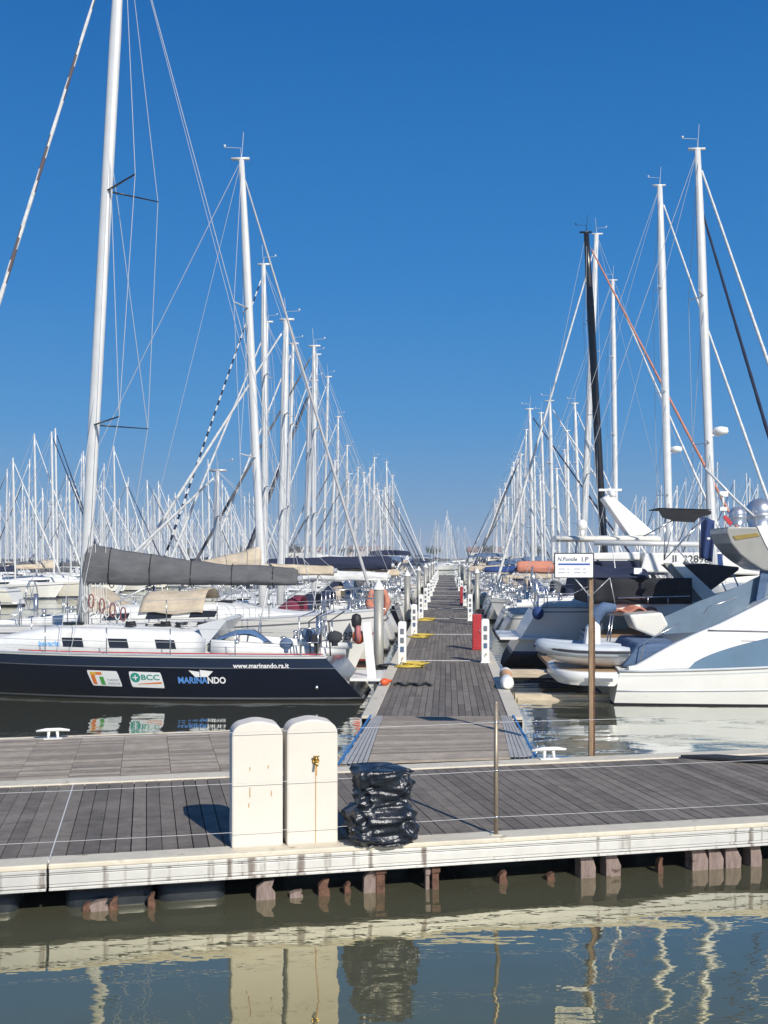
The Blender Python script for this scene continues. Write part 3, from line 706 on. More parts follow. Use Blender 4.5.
# ------------------------------------------------------------------ things on the walkway
def plinth(name, u, v, w, hgt, d, label):
    e = empty(name, pont(u, v, DECK), PA)
    mb = MB(); pts = [(-w / 2, 0)]; r_ = 0.12
    top = hgt
    for q in range(7): a = math.pi - q / 6 * (math.pi / 2 - 0.12); pts.append((-w / 2 + r_ + r_ * math.cos(a), top - 0.045 - r_ + r_ * math.sin(a) + 0.0))
    for q in range(1, 8):
        x = -w / 2 + r_ + (w - 2 * r_) * q / 8; pts.append((x, top - 0.045 + 0.022 * (1 - (2 * q / 8 - 1) ** 2)))
    for q in range(7): a = math.pi / 2 - 0.12 - q / 6 * (math.pi / 2 - 0.12); pts.append((w / 2 - r_ + r_ * math.cos(a), top - 0.045 - r_ + r_ * math.sin(a)))
    pts.append((w / 2, 0))
    mb.prism([(x, 0, z) for x, z in pts][::-1], (0, d, 0))
    bd = mb.build('body', plinth_m, e, bevel=0.018)
    tag(e, label, 'pillar', 'cream service pillars on the walkway edge'); return e
p1 = plinth('service_pillar', px2u(257.5, 10.06), 10.06, 0.475, 1.2, 0.3, 'plain cream pillar without a tap, left one of the two on the walkway edge')
p2 = plinth('service_pillar', px2u(312.5, 10.06), 10.06, 0.485, 1.2, 0.3, 'cream pillar with a brass tap and long rust run, next to the black plastic bundle')
mb = MB()
for x, z, hh in ((-0.07, 0.52, 0.09), (0.13, 0.5, 0.05), (-0.07, 0.74, 0.03), (0.1, 0.75, 0.03), (-0.08, 0.4, 0.04)): mb.box((x, -0.0215, z), (0.009, 0.004, hh))
mb.v = [(x, y + 0.02 if False else y + 0.0195, z) for x, y, z in mb.v]
mb.build('rust_marks', stain_m, p1)
mb = MB(); mb.box((0.03, -0.002, 0.4), (0.008, 0.004, 0.76)); mb.box((0.035, -0.002, 0.7), (0.02, 0.0045, 0.1)); mb.build('rust_marks', stain_m, p2)
mb = MB(); mb.tube([(0.03, 0, 0.79), (0.03, -0.07, 0.79), (0.03, -0.09, 0.75)], 0.012, 8); mb.tube([(0.03, -0.04, 0.79), (0.03, -0.04, 0.83)], 0.008, 6); mb.box((0.03, -0.04, 0.835), (0.06, 0.015, 0.012)); mb.lathe([(0.03, 0), (0.03, 0.01)], (0.03, -0.012, 0.775), 8); mb.tube([(0.03, 0.002, 0.79), (0.03, -0.012, 0.79)], 0.035, 12); mb.build('tap', brass, p2)

# black plastic covered bundle
mb = MB(); rings = []
nn = 84
for i in range(72):
    f = i / 71; z = f * 0.7
    if f < 0.45: w, d = 0.33 - 0.02 * abs(f - 0.15) , 0.26
    else: w, d = 0.27, 0.22
    w = 0.285 - 0.05 * sstep(0.38, 0.55, f) - 0.03 * math.exp(-((f - 0.5) / 0.06) ** 2) - 0.035 * sstep(0.96, 1.0, f) - 0.06 * (1 - sstep(0, 0.12, f))
    d = w * 0.9
    ring = []
    for j in range(nn):
        a = 2 * math.pi * j / nn; ca, sa = math.cos(a), math.sin(a)
        e = 0.33; x = w * math.copysign(abs(ca) ** e, ca); y = d * math.copysign(abs(sa) ** e, sa)
        p = Vector((x, y, z))
        q = p * 3.0 + Vector((0, 0, z * 1.5))
        k = 0.036 * (1 - abs(mnoise.noise(q + Vector((5, 1, 2)))) * 3.2) + 0.03 * (1 - 3 * abs(mnoise.noise(Vector((q.x * 2.6 + q.z, q.y * 2.6, q.z * 1.6)) + Vector((1, 9, 3))))) + 0.022 * (1 - 3 * abs(mnoise.noise(Vector((q.x * 4.5 - q.z * 2, q.y * 4.5, q.z * 3.4)))))
        dirv = Vector((x, y, 0)).normalized()
        p += dirv * k; p.z += 0.03 * mnoise.noise(q * 1.7) * sstep(0, 0.1, f)
        p.x += 0.015 * sstep(0.5, 0.6, f)
        ring.append(p)
    rings.append(ring)
for k_ in (0.8, 0.5, 0.2): rings.append([Vector((p.x * k_, p.y * k_, 0.7 + 0.02 * mnoise.noise(p * 9))) for p in rings[71]])
mb.loft(rings, True, True)
ub = px2u(379, 10.13)
bg = mb.build('covered_bundle', bagm, None, loc=pont(ub, 10.08, DECK + 0.001), rot=(0, 0, PA))
tag(bg, 'crumpled shiny black plastic sheet wrapped over a bundle beside the cream pillars', 'bundle')

# wire fence on the front edge
def post(px_u, z1=1.28):
    e = empty('railing_post', pont(px_u, 10.03, DECK)); mb = MB(); mb.tube([(0, 0, 0), (0, 0, z1)], 0.022, 10); mb.sphere((0, 0, z1), 0.024, 8); mb.build('post', post_m, e)
    mb = MB(); mb.box((0, 0, 0.006), (0.1, 0.1, 0.012)); mb.build('base_plate', cream_edge, e)
    for z in (0.18, 0.63, 1.1): mb = MB(); mb.tube([(-0.03, -0.02, z), (0.03, -0.02, z)], 0.008, 5); mb.build('wire_eye', steel, e)
    return e
tag(post(px2u(496, 10.03)), 'thin tan steel post holding the wire railing on the walkway front edge', 'post')
mb = MB()
for z in (0.18, 0.63, 1.1):
    pts = []
    for i in range(61):
        u = U0 + (U1 - U0) * i / 60; k = ((u - 3.33) / 5.2) % 1.0
        pts.append(pont(u, 10.008, DECK + z - 0.012 * 4 * k * (1 - k)))
    mb.tube(pts, 0.0022, 5)
tag(mb.build('railing_wire', wire), 'three slack steel wires strung along the walkway front edge', 'wire')

def cleat(p, ang, label):
    mb = MB(); mb.tube([(-0.07, 0, 0), (-0.06, 0, 0.11)], 0.022, 6); mb.tube([(0.07, 0, 0), (0.06, 0, 0.11)], 0.022, 6)
    mb.tube([(-0.24, 0, 0.12), (-0.1, 0, 0.135), (0.1, 0, 0.135), (0.24, 0, 0.12)], [0.016, 0.026, 0.026, 0.016], 8); mb.box((0, 0, 0.006), (0.26, 0.09, 0.012))
    tag(mb.build('mooring_cleat', whitep, None, loc=p, rot=(0, 0, ang)), label, 'cleat', 'white mooring cleats')
cleat(pont(px2u(53, 16.75), 16.75, DECK), PA, 'white T-shaped cleat on the rear edge of the pale deck by the navy yacht')
cleat(pont(px2u(549, 13.55), 13.55, DECK + 0.02), PA, 'white T-shaped cleat at the right foot of the ramp beside the blue edge')

# sign on a pole
sp = gpt(592.5, 757, DECK); e = empty('sign_post', (sp.x, sp.y + 0.12, 0)); sc_ = sp.y / F
H_ = lambda py: EYE - (py - 557) * sc_
mb = MB(); mb.box((0, 0, (H_(577) - 0.5) / 2), (0.06, 0.05, H_(577) + 0.5)); mb.build('pole', polewood, e, bevel=0.01)
mb = MB(); mb.box((0.045, 0.02, (H_(640) + 0.3) / 2 - 0.1), (0.03, 0.03, H_(640) + 0.5)); mb.build('steel_angle', rust, e)
mb = MB(); x0, x1 = (555.5 - 592.5) * sc_, (594.5 - 592.5) * sc_; z0, z1 = H_(578), H_(553)
mb.box(((x0 + x1) / 2, -0.045, (z0 + z1) / 2), (x1 - x0, 0.02, z1 - z0)); bd = mb.build('sign_board', signw, e, bevel=0.004)
mb = MB(); w = x1 - x0
for (cx, cz, dx, dz) in (((x0 + x1) / 2, z1 - 0.004, w + 0.012, 0.01), ((x0 + x1) / 2, z0 + 0.004, w + 0.012, 0.01), (x0, (z0 + z1) / 2, 0.012, z1 - z0), (x1, (z0 + z1) / 2, 0.012, z1 - z0)): mb.box((cx, -0.047, cz), (dx, 0.028, dz))
mb.build('sign_frame', blk, bd)
mb = MB(); mb.box(((x0 + x1) / 2, -0.057, z0 + 0.55 * (z1 - z0)), (w * 0.82, 0.003, 0.024)); mb.build('blue_bar', signb, bd)
mb = MB(); put_text(mb, 'N.Pontile', 0.075, lambda x, y: Vector((x0 + 0.035 + x, -0.0575, z0 + 0.68 * (z1 - z0) + y)), width=0.27, shear=0.2, bold=0.001); mb.build('lettering', txtk, bd); mb = MB()
put_text(mb, 'I.P', 0.09, lambda x, y: Vector((x0 + 0.36 + x, -0.0575, z0 + 0.66 * (z1 - z0) + y)), width=0.1, bold=0.001); mb.build('lettering', txtk, bd)
for r_ in range(2):
    for x, l in ((0.05, 0.09), (0.17, 0.03), (0.26, 0.09), (0.385, 0.04)):
        mb = MB(); mb.box((x0 + x + l / 2, -0.0565, z0 + (0.36 - 0.15 * r_) * (z1 - z0)), (l, 0.002, 0.011)); mb.build('small_print', signt, bd)
mb = MB(); mb.tube([(x0 + 0.27, -0.03, z0), (0, -0.02, z0 - 0.27)], 0.009, 6); mb.tube([(x0 + 0.0, 0.1, z0 - 0.35), (0, 0.0, z0 - 0.1)], 0.004, 4); mb.tube([(0.27, 0.05, z0 + 0.0), (0, 0.0, z0 - 0.25)], 0.006, 5); mb.tube([(0.27, 0.05, z0), (0.34, 0.05, z0 - 0.35)], 0.006, 5)
mb.build('brace', alu2, e)
tag(e, 'small white sign with blue bar on a tall brown wooden pole behind the walkway', 'sign')

# pedestals, hoses, piles, red boxes on the pier
def pedestal(side, s, label, w=0.2):
    e = empty('power_pedestal', pier(-1.1 if side < 0 else 0.98, s, DECK), -PIER_ANG)
    mb = MB(); rings = []
    for z, k in ((0, 1.15), (0.03, 1.15), (0.035, 1), (1.06, 1), (1.1, 0.9), (1.12, 0.6)): rings.append([Vector((sx * w / 2 * k, sy * 0.11 * k, z)) for sx, sy in ((1, 1), (-1, 1), (-1, -1), (1, -1))])
    mb.loft(rings, True, True, smooth=False); bd = mb.build('column', whitep, e, bevel=0.012)
    for z in (0.88, 0.66, 0.44): 
        mb = MB(); mb.box((0, -0.115, z), (0.09, 0.02, 0.13)); mb.build('socket', stripe_grey if z > 0.5 else fdenim, bd, bevel=0.005)
    mb = MB(); mb.tube([(0.02, -0.11, 0.24), (0.02, -0.16, 0.24), (0.02, -0.17, 0.2)], 0.012, 6); mb.build('tap', brass, bd)
    tag(e, label, 'power pedestal', 'white power pedestals along the pier'); return e
def hose(u, s, label, seed):
    rr = random.Random(seed); pts = []
    for i in range(90):
        a = i * 0.42; q = 0.24 - 0.09 * ((i * 0.013) % 1) + 0.05 * rr.random()
        pts.append(pier(u, s, 0) + Vector((q * 1.35 * math.cos(a) + 0.2 * (i / 90), q * math.sin(a), DECK + 0.02 + 0.0012 * i)))
    mb = MB(); mb.tube(pts, 0.016, 5); tag(mb.build('water_hose', yellowp), label, 'hose', 'yellow hoses coiled at the pedestals')
def pile(s, label, u=-1.72, r_=0.125, zt=2.6):
    e = empty('mooring_pile', pier(u, s, 0))
    mb = MB(); mb.tube([(0, 0, -1), (0, 0, zt - 0.22)], r_, 18); mb.build('tube', pile_m, e)
    mb = MB(); mb.lathe([(r_ + 0.02, zt - 0.25), (r_ + 0.02, zt - 0.21), (r_ * 0.5, zt - 0.08), (0.012, zt)], (0, 0, 0), 18); mb.build('cap', whitep, e)
    mb = MB(); mb.box((0.13, 0, DECK - 0.06), (0.4, 0.5, 0.1)); mb.tube([(0.0, -0.24, DECK - 0.02), (0.32, -0.24, DECK - 0.02)], 0.045, 8); mb.build('pile_guide', blk, e)
    tag(e, label, 'mooring pile', 'steel piles with white cone caps along the pier')
for i, s in enumerate((26.6, 36.3, 45.8, 55.5, 65, 75, 85, 95, 105, 116, 128)):
    pedestal(-1, s, f'white power pedestal on the left pier edge, {ORD[i]} from the walkway')
    if i < 3: hose(-0.95, s - 0.15, f'yellow hose coiled at the foot of the {ORD[i]} pedestal on the left of the pier', i)
for i, s in enumerate((27.8, 37.2 + 8.8, 60, 73, 86, 99, 112, 125)):
    pedestal(1, s, f'white power pedestal on the right edge of the pier, {ORD[i]} from the walkway')
for i, s in enumerate((27.2, 46.8, 66, 86, 106, 126, 146)):
    pile(s, f'grey steel pile with white cone cap left of the pier, {ORD[i]} from the walkway')
for i, s in enumerate((56, 76, 96, 116, 136)):
    pile(s, f'grey steel pile with white cone cap right of the pier, {ORD[i]} from the walkway', u=1.55)
for i, (s, l) in enumerate(((31.6, 'tall red hose box on the right edge of the pier behind the nearest pedestal'), (60.9, 'red hose box farther along the right edge of the pier'))):
    e = empty('fire_box', pier(0.87 if i == 0 else 0.86, s, DECK), -PIER_ANG); mb = MB(); mb.box((0, 0, 0.52), (0.27, 0.27, 1.04)); bd = mb.build('cabinet', redp, e, bevel=0.02)
    mb = MB(); mb.box((0, -0.14, 0.52), (0.22, 0.01, 0.9)); mb.build('door', redp, bd, bevel=0.004); mb = MB(); mb.tube([(0.08, -0.155, 0.5), (0.08, -0.155, 0.6)], 0.01, 5); mb.build('handle', steel, bd)
    tag(e, l, 'hose box', 'red hose boxes on the pier')
# rolled fender on the right edge: white ends, orange middle
def rolled(p0, p1, r_, label, mats=(whitep, orangep)):
    mb = MB(); n = 12; pts = [Vector(p0).lerp(Vector(p1), i / n) for i in range(n + 1)]; rr = [r_ * (0.55 if i in (0, n) else 1.0) * (0.88 if 4 <= i <= 8 else 1.0) for i in range(n + 1)]
    mb.tube(pts, rr, 14, 0, mfun=lambda i, j: 1 if 3 <= i <= 7 else 0)
    return mb, mats, label
beige_f = mat('faded_orange_cloth', (0.6, 0.33, 0.17), 0.8, var=0.15)
mb, mm_, lb = rolled(pier(1.3, 24.2, DECK + 0.13), pier(1.22, 22.0, DECK + 0.12), 0.14, '')
tag(mb.build('fender', [whitep, beige_f]), 'long white fender with a faded orange middle lying on the right pier edge', 'fender')
mb = MB(); mb.sphere((0, 0, 0), 0.085, 12, 0, (1.5, 1, 0.9)); mb.tube([(0.08, 0, 0), (0.2, 0, 0)], 0.035, 8)
tag(mb.build('buoy', orangep, None, loc=pier(-1.3, 22.6, DECK + 0.09), rot=(0, 0, 0.9)), 'small orange buoy lying on the left pier edge behind the navy yacht', 'buoy')
mb = MB(); rr_ = random.Random(5); pts = [pier(-1.1 + 0.06 * i, 22.7 + 0.16 * math.sin(i * 1.3), DECK + 0.02 + 0.01 * (i % 3)) for i in range(14)]; mb.tube(pts, 0.03, 6)  # black strip stands in for a streak of shadow on the boards
tag(mb.build('shadow_streak', blk), 'black wavy strip for a shadow streak on the pier by the orange buoy', 'shadow streak')
# floating timber finger right of the pier
for i, (s, u0, u1, z) in enumerate(((27.0, 1.32, 3.2, 0.3), (24.2, 1.5, 4.3, 0.06), (21.3, 1.9, 4.6, 0.03))):
    mb = MB(); mb.box(pier((u0 + u1) / 2, s, z), (u1 - u0, 0.32, 0.14), ax=axP, mi=0); mb.box(pier((u0 + u1) / 2, s - 0.18, z - 0.05), (u1 - u0 - 0.1, 0.03, 0.12), ax=axP, mi=0)
    if i < 1: tag(mb.build('mooring_boom', [fbeige], bevel=0.02), 'tan mooring beam reaching out from the right pier edge in front of the dinghy', 'beam')
    elif i < 2: tag(mb.build('mooring_boom', [fbeige], bevel=0.02), 'tan beam floating low under the inflatable dinghy', 'beam')
#@@PART3
# ------------------------------------------------------------------ the navy yacht, near left
nb = [('k', 0, 0), ('a', -0.02, 3), ('a', 0.05, 3), ('a', 0.085, 2), ('f', 0.3, 0), ('f', 0.6, 0), ('s', 0.26, 0), ('s', 0.245, 2), ('s', 0.12, 1), ('s', 0.03, 1), ('s', 0, 4)]
S0 = 24.75; L0_ = 11.4
root, h, cab, mp = sailboat('sailing_yacht', L=L0_, B=3.5, fs=1.0, fb=1.12, mastz=18.6, mastx=6.68, rake=R(3.2), mast_r=0.14, boomz=2.62, cover=fgrey, cover_h=(0.98, 0.42), boom_m=alu2,
    furl=[fwhite, mat('dark_brown_strip', (0.1, 0.08, 0.085), 0.8)], furl_pat=spiral(1, 8, 3), seed=1, spread=2, boomlen=5.15, bandset=nb, hullmats=[navyh, navyb, stripe_grey, antif, gel],
    winpos=[(4.2, 4.64), (5.27, 5.71), (6.3, 6.78)], cabx=(3.55, 9.9), cabH=0.5, spreadz=[6.25, 11.7], spread_m=alublack, sweep=0.95, spl=1.15, hullkw=dict(stern=0.82, rake=0.5, tr=0.85, draft=0.4, pw=0.2, bowp=2.3), mast_m=alu)
moor(root, -1, S0, True, 0.35)
tag(root, 'navy blue sailing yacht with sponsor stickers on its side and a grey boom cover', 'sailing yacht')
org = root.location.copy()
kids = {c.name.split('.')[0]: c for c in COL.objects if c.parent == root}
hull_o = kids['hull']
ND = 22.95
def lx(px): return (org.x - (px - 384) * ND / F) / math.cos(PIER_ANG) + 0.0
def lz(py): return EYE - (py - 557) * ND / F
def hs(px, py, off=0.006): return h.side(lx(px), lz(py), 1, off)
def hpx(dx, dy, px0, py0, off): # metres from a corner, text space
    return h.side(lx(px0) - dx, lz(py0) + dy, 1, off)
def panel(name, corners, m, off=0.006, rad=0.0, parent=hull_o):
    (ax, ay), (bx, by), (cx, cy), (dx, dy) = corners   # tl tr br bl
    mb = MB(); n = 10
    def q(u, v):
        k = 1 - 0.5 * rad * (abs(2 * v - 1) ** 6); u2 = 0.5 + (u - 0.5) * k
        tx, ty = ax + (bx - ax) * u2, ay + (by - ay) * u2; lx_, ly = dx + (cx - dx) * u2, dy + (cy - dy) * u2
        return hs(tx + (lx_ - tx) * v, ty + (ly - ty) * v, off)
    mb.grid(q, n, n); return mb.build(name, m, parent)
s1 = panel('sponsor_sticker', [(82, 673.2), (114.5, 674), (118, 690.8), (86, 690)], signw, 0.006, 0.1)
panel('orange_mark', [(85.6, 678), (90, 678), (91.5, 688.5), (87.5, 688)], txto, 0.009, 0, s1)
panel('yellow_mark', [(85, 674.8), (91.5, 675), (91.5, 678), (85.8, 678)], txty, 0.0095, 0, s1)
panel('red_mark', [(91.5, 675), (97.5, 675), (98, 678), (91.5, 678)], txto, 0.009, 0, s1)
panel('green_mark', [(94.5, 680), (99, 680), (100.5, 689), (96, 688.8)], txtgr, 0.009, 0, s1)
mb = MB(); put_text(mb, 'TURISMO', 0.07, lambda x, y: hpx(x, y, 102.5, 684.8, 0.009), width=0.27); put_text(mb, 'MARCHE', 0.07, lambda x, y: hpx(x, y, 103, 688.6, 0.009), width=0.27); mb.build('lettering', signt, s1)
s2 = panel('sponsor_sticker', [(126.5, 674), (160, 675), (162.5, 692), (128, 691)], signw, 0.006, 0.1)
mb = MB(); cc = (133, 680.5); 
mb.add([hpx(0, 0, *cc, 0.009)] + [hpx(0.11 * math.cos(a), 0.11 * math.sin(a), *cc, 0.009) for a in [2 * math.pi * i / 20 for i in range(20)]], [(0, i + 1, (i + 1) % 20 + 1) for i in range(20)]); mb.build('round_emblem', txtg, s2)
mb = MB()
for dx, dy, w_, h_ in ((0, 0, 0.12, 0.025), (0, 0, 0.025, 0.12)): mb.add([hpx(dx + a * w_ / 2, dy + b * h_ / 2, *cc, 0.0115) for a, b in ((-1, -1), (1, -1), (1, 1), (-1, 1))], [(0, 1, 2, 3)])
mb.build('cross_mark', signw, s2)
mb = MB(); put_text(mb, 'BCC', 0.17, lambda x, y: hpx(x, y, 138.5, 683, 0.009), width=0.42, bold=0.004); mb.build('lettering', txtg, s2)
mb = MB(); mb.grid(lambda a, b: hs(135 + a * 25, 688 - b * (0.6 + 1.4 * a) - a * 0.9, 0.009), 6, 1); mb.build('orange_bar', txto, s2)
mb = MB(); put_text(mb, 'MARINANDO', 0.2, lambda x, y: hpx(x, y, 177, 686.2, 0.008), width=1.05, bold=0.006)
mo_ = mb
o_ = mb.build('lettering', [txtb, txtw], hull_o)
for p in o_.data.polygons:
    if sum(o_.data.vertices[i].co.x for i in p.vertices) / len(p.vertices) < lx(177) - 0.66: p.material_index = 1
mb = MB(); 
for a in ([(189, 672.5), (200, 674), (200, 679.5), (195.5, 679.5)], [(200.6, 672), (214, 673.5), (208, 679.5), (200.6, 679.5)]):
    mb.add([hs(x, y, 0.008) for x, y in a], [(0, 1, 2, 3)])
mb.build('sail_emblem', txtw, hull_o)
mb = MB(); put_text(mb, 'www.marinando.ra.it', 0.15, lambda x, y: hpx(x, y, 235, 669.9, 0.008), width=1.2, bold=0.004); mb.build('web_address', txtw, hull_o)
mb = MB(); mb.sphere(hs(318.5, 691), 0.045, 10); mb.build('outlet_fitting', steel, hull_o)
mb = MB(); put_text(mb, 'bavaria', 0.16, lambda x, y: cab.sidept(lx(16) - x - 0.1, 0.35 + y * 2.6, 1, 0.012), width=0.5, bold=0.004); mb.build('lettering', txtlb, kids['cabin'])
# deck details of the navy yacht
mb = MB(); mb.tube([(x, h.hb(x / L0_) * 0.86, h.sheer(x / L0_) + 0.045) for x in [0.9 + 0.4 * i for i in range(18)]], 0.014, 5); mb.build('red_jackline', redp, root)
mb = MB(); mb.grid(lambda a, b: Vector((2.2 + 1.3 * a, 0.9 - 0.9 * b, h.sheer(0.3) + 0.2 + 0.25 * math.sin(math.pi * a) + 0.05 * math.sin(7 * a + 5 * b))), 10, 8); mb.build('cockpit_cover', fabric('steel_blue_tarp', (0.08, 0.16, 0.3)), root, solid=0.01)
for (x, y, r_) in ((4.3, 0.2, 0.16), (3.9, -0.2, 0.13), (4.7, 0.1, 0.12), (5.4, 0.5, 0.12)):
    mb = MB()
    for q in range(3): mb.tube([(x + r_ * math.cos(a) * (1 - 0.1 * q), y + r_ * 0.7 * math.sin(a), cab.top(x) + 0.02 + 0.035 * q + 0.01 * math.sin(a * 3 + q)) for a in [2 * math.pi * i / 16 for i in range(17)]], 0.02, 5)
    mb.build('coiled_sheet', blk, root)
for k in range(5):     # straps round the boom cover
    f = 0.12 + 0.19 * k; x = 6.6 - 5.0 * f; hh = 0.42 + 0.56 * (1 - f) ** 1.8; w_ = 0.2 * (1.15 - 0.45 * f)
    mb = MB(); mb.tube([(x, w_ * a_, 2.5 + b_ * hh) for a_, b_ in ((0, -0.06), (0.7, 0), (1.12, 0.2), (1.1, 0.4), (0.85, 0.7), (0.45, 0.94), (0, 1.04), (-0.45, 0.94), (-1.1, 0.4), (-1.1, 0.15), (-0.6, -0.03), (0, -0.06))], 0.012, 5); mb.build('cover_strap', fblack, root)
mb = MB(); rr_ = random.Random(11)
for k in range(12):
    z1 = 2.5 + 1.5 * rr_.random(); x = 6.78 - 0.14 - 0.05 * k; mb.tube([(x, 0.1 + 0.05 * rr_.random(), cab.top(6.78)), (x + 0.05 * rr_.random(), 0.12, z1)], 0.008, 4)
for k in range(5):
    x, z = 6.55 - 0.25 * k, 2.1 - 0.06 * k; mb.tube([(x + 0.07 * math.cos(a), 0.2, z + 0.2 * math.sin(a)) for a in [2 * math.pi * i / 14 for i in range(15)]], 0.014, 5)
mb.build('halyards', [wirew], root)
mb = MB(); rr_ = random.Random(12)
for k in range(4):
    x, z = 6.4 - 0.25 * k, 2.15 - 0.1 * k; mb.tube([(x + 0.06 * math.cos(a), 0.25, z + 0.16 * math.sin(a)) for a in [2 * math.pi * i / 14 for i in range(15)]], 0.016, 5)
mb.build('rope_coils', mat('maroon_rope', (0.2, 0.06, 0.06), 0.8), root)
mb = MB(); mb.prism([(3.55, -1.0, 1.2), (3.1, -1.0, 1.75), (3.2, -1.0, 1.8), (3.75, -1.0, 1.65)], (0, 2.0, 0)); mb.build('companionway_hood', gel3, root)
# stern gear
mb = MB(); mb.prism([(0.35, -0.9, 0.42), (-0.35, -0.9, 0.42), (-0.35, 0.9, 0.42), (0.35, 0.9, 0.42)], (0, 0, 0.06)); mb.build('bathing_platform', gel, root)
mb = MB()
for y in (-1.2,): mb.lathe([(0.05, 0), (0.05, 0.3), (0.11, 0.36), (0.13, 0.5), (0.1, 0.62), (0.02, 0.66)], (0.5 + 0.1 * y, y, 1.15), 10)
mb.build('stern_winch', blk, root)
mb = MB(); a0 = 0.7; pts = [(0.28, -0.5 + 0.12 * math.cos(a), 1.4 + 0.17 * math.sin(a)) for a in [a0 + (2 * math.pi - 2 * a0) * i / 14 + math.pi / 2 for i in range(15)]]; mb.tube(pts, 0.055, 8); mb.build('horseshoe_buoy', mat('faded_red_plastic', (0.42, 0.15, 0.14), 0.7), root)
for k_, (x, y, z, s_) in enumerate(((1.75, 1.0, 1.25, 0.13), (2.2, 0.95, 1.2, 0.1), (1.45, -0.6, 1.35, 0.16), (0.75, 0.3, 1.35, 0.15))):
    mb = MB(); mb.sphere((x, y, z), s_, 10, 0, (1.2, 0.8, 1)); mb.tube([(x, y, z - 0.2), (x, y, z)], s_ * 0.5, 8); mb.build('stern_bag', fcharc if k_ % 2 else fdenim, root)
for k_ in range(4):
    mb = MB(); x = 0.75 + 0.22 * k_; mb.tube([(x, 1.2, 1.0), (x + 0.04, 1.15, 1.75 + 0.1 * (k_ % 2)), (x - 0.25, 0.6, 1.95)], 0.016, 6); mb.build('stern_pole', steel if k_ % 2 else blk, root)
mb = MB(); mb.box((1.05, 1.25, 1.2), (0.1, 0.16, 0.22)); mb.tube([(1.05, 1.25, 1.15), (1.0, 1.3, 0.95)], 0.04, 8); mb.box((1.05, 1.25, 1.38), (0.2, 0.2, 0.2)); mb.build('outboard_motor', blk, root, bevel=0.04)
mb = MB(); mb.box((0, 0, 0.66), (0.2, 0.05, 1.4)); 
pb = root.matrix_world if False else None
gw = mb.build('gangway', whitep, None, loc=pier(-1.68, 24.3, 0.35), rot=(0.05, -0.1, -PIER_ANG), bevel=0.01); tag(gw, 'narrow white gangway plank stood upright at the stern of the navy yacht', 'gangway')

# ------------------------------------------------------------------ near sailing yachts
def near(side, s, px, topy, label, L=11, bow_out=True, top_px=None, group='sailing yachts moored stern or bow to the pier', gap=0.5, **k):
    d = pier(0, s).y; u = (px - 447) / F * d; dist = abs(u) - 1.45 - gap
    mastx = dist if bow_out else L - dist
    mz = EYE + (557 - topy) * d / F
    rk = R(1.2)
    if top_px is not None:
        lean = (top_px - px) * d / F / max(mz - 1.5, 1); away = -side if bow_out else side   # aft direction in x
        rk = math.atan(lean * away)
    r_, hh, cc_, mpp = sailboat('sailing_yacht', L=L, mastz=mz, mastx=mastx, rake=rk, **k)
    moor(r_, side, s, bow_out, gap); tag(r_, label, 'sailing yacht', group); return r_, hh, cc_, mpp
dk = [fwhite, fnavy]
r2, h2, c2, _ = near(-1, 29.2, 262, 155, 'white sailing yacht with beige covers lying bow to the pier right behind the navy yacht', L=10.6, bow_out=False, top_px=239, B=3.7, fs=1.35, fb=1.72, stripe=stripe_grey, hullkw=dict(stern=0.85, rake=0.75, tr=0.3, draft=0.4, pw=0.18, bowp=3.2), cover=fbeige, cover_h=(0.75, 0.16), boomz=2.85, boomlen=3.4, furl_r=0.045, furl=[mat('light_grey_canvas', (0.4, 0.4, 0.4), 0.8)], hood=fbeige, seed=21, mast_r=0.11, gap=0.35)
d2 = 28.0
mb = MB(); sx = lambda px: (px - r2.location.x * F / d2 - 384) * d2 / F
o2 = {c.name.split('.')[0]: c for c in COL.objects if c.parent == r2}['hull']
xa = (329 - 384) * d2 / F - r2.location.x; 
mb = MB(); put_text(mb, 'JL 2292', 0.3, lambda x, y: h2.side(xa + x, EYE - (642 - 557) * d2 / F + y, -1, 0.01), width=0.75, bold=0.003); mb.build('lettering', txtk, o2)
mb = MB()
mb.grid(lambda a, b: Vector((4.3 + 1.7 * b, 1.2 * (2 * a - 1), 1.7 + (0.5 + 0.1 * b) * (1 - abs(2 * a - 1) ** 3.2) + 0.03 * math.sin(9 * b))), 14, 14); mb.build('boom_tent', fbeige, r2, solid=0.015)
near(-1, 40.7, 264, 262, 'white sailing yacht with navy boom cover, fifth boat along the left of the pier', L=9.6, top_px=262, B=3.2, cover=fnavy, cover_h=(0.4, 0.5), boomz=2.8, furl=dk, furl_pat=dashes(2), hood=fnavy, seed=22, boomlen=4.9, furl_r=0.05, mast_r=0.12)
near(-1, 33.0, 212, 470, 'white sailing yacht with wine red sprayhood, third boat along the left of the pier', L=10, hullm=gel, stripe=stripe_red, cover=fbeige, furl=[fwhite], hood=fabric('wine_canvas', (0.16, 0.015, 0.04)), mast_m=alu2, seed=23, boomz=2.7)
near(-1, 36.8, 279, 318, 'white sailing yacht with white boom cover, fourth boat along the left of the pier', L=10, top_px=285, cover=fwhite, furl=[fwhite], hood=fnavy, bimini=None, seed=24, mast_r=0.13)
near(-1, 44.5, 313, 345, 'white sailing yacht with beige bimini, sixth boat along the left of the pier', L=9.6, top_px=313, cover=fbeige, furl=[fgrey], hood=fbeige, bimini=fbeige, seed=25)
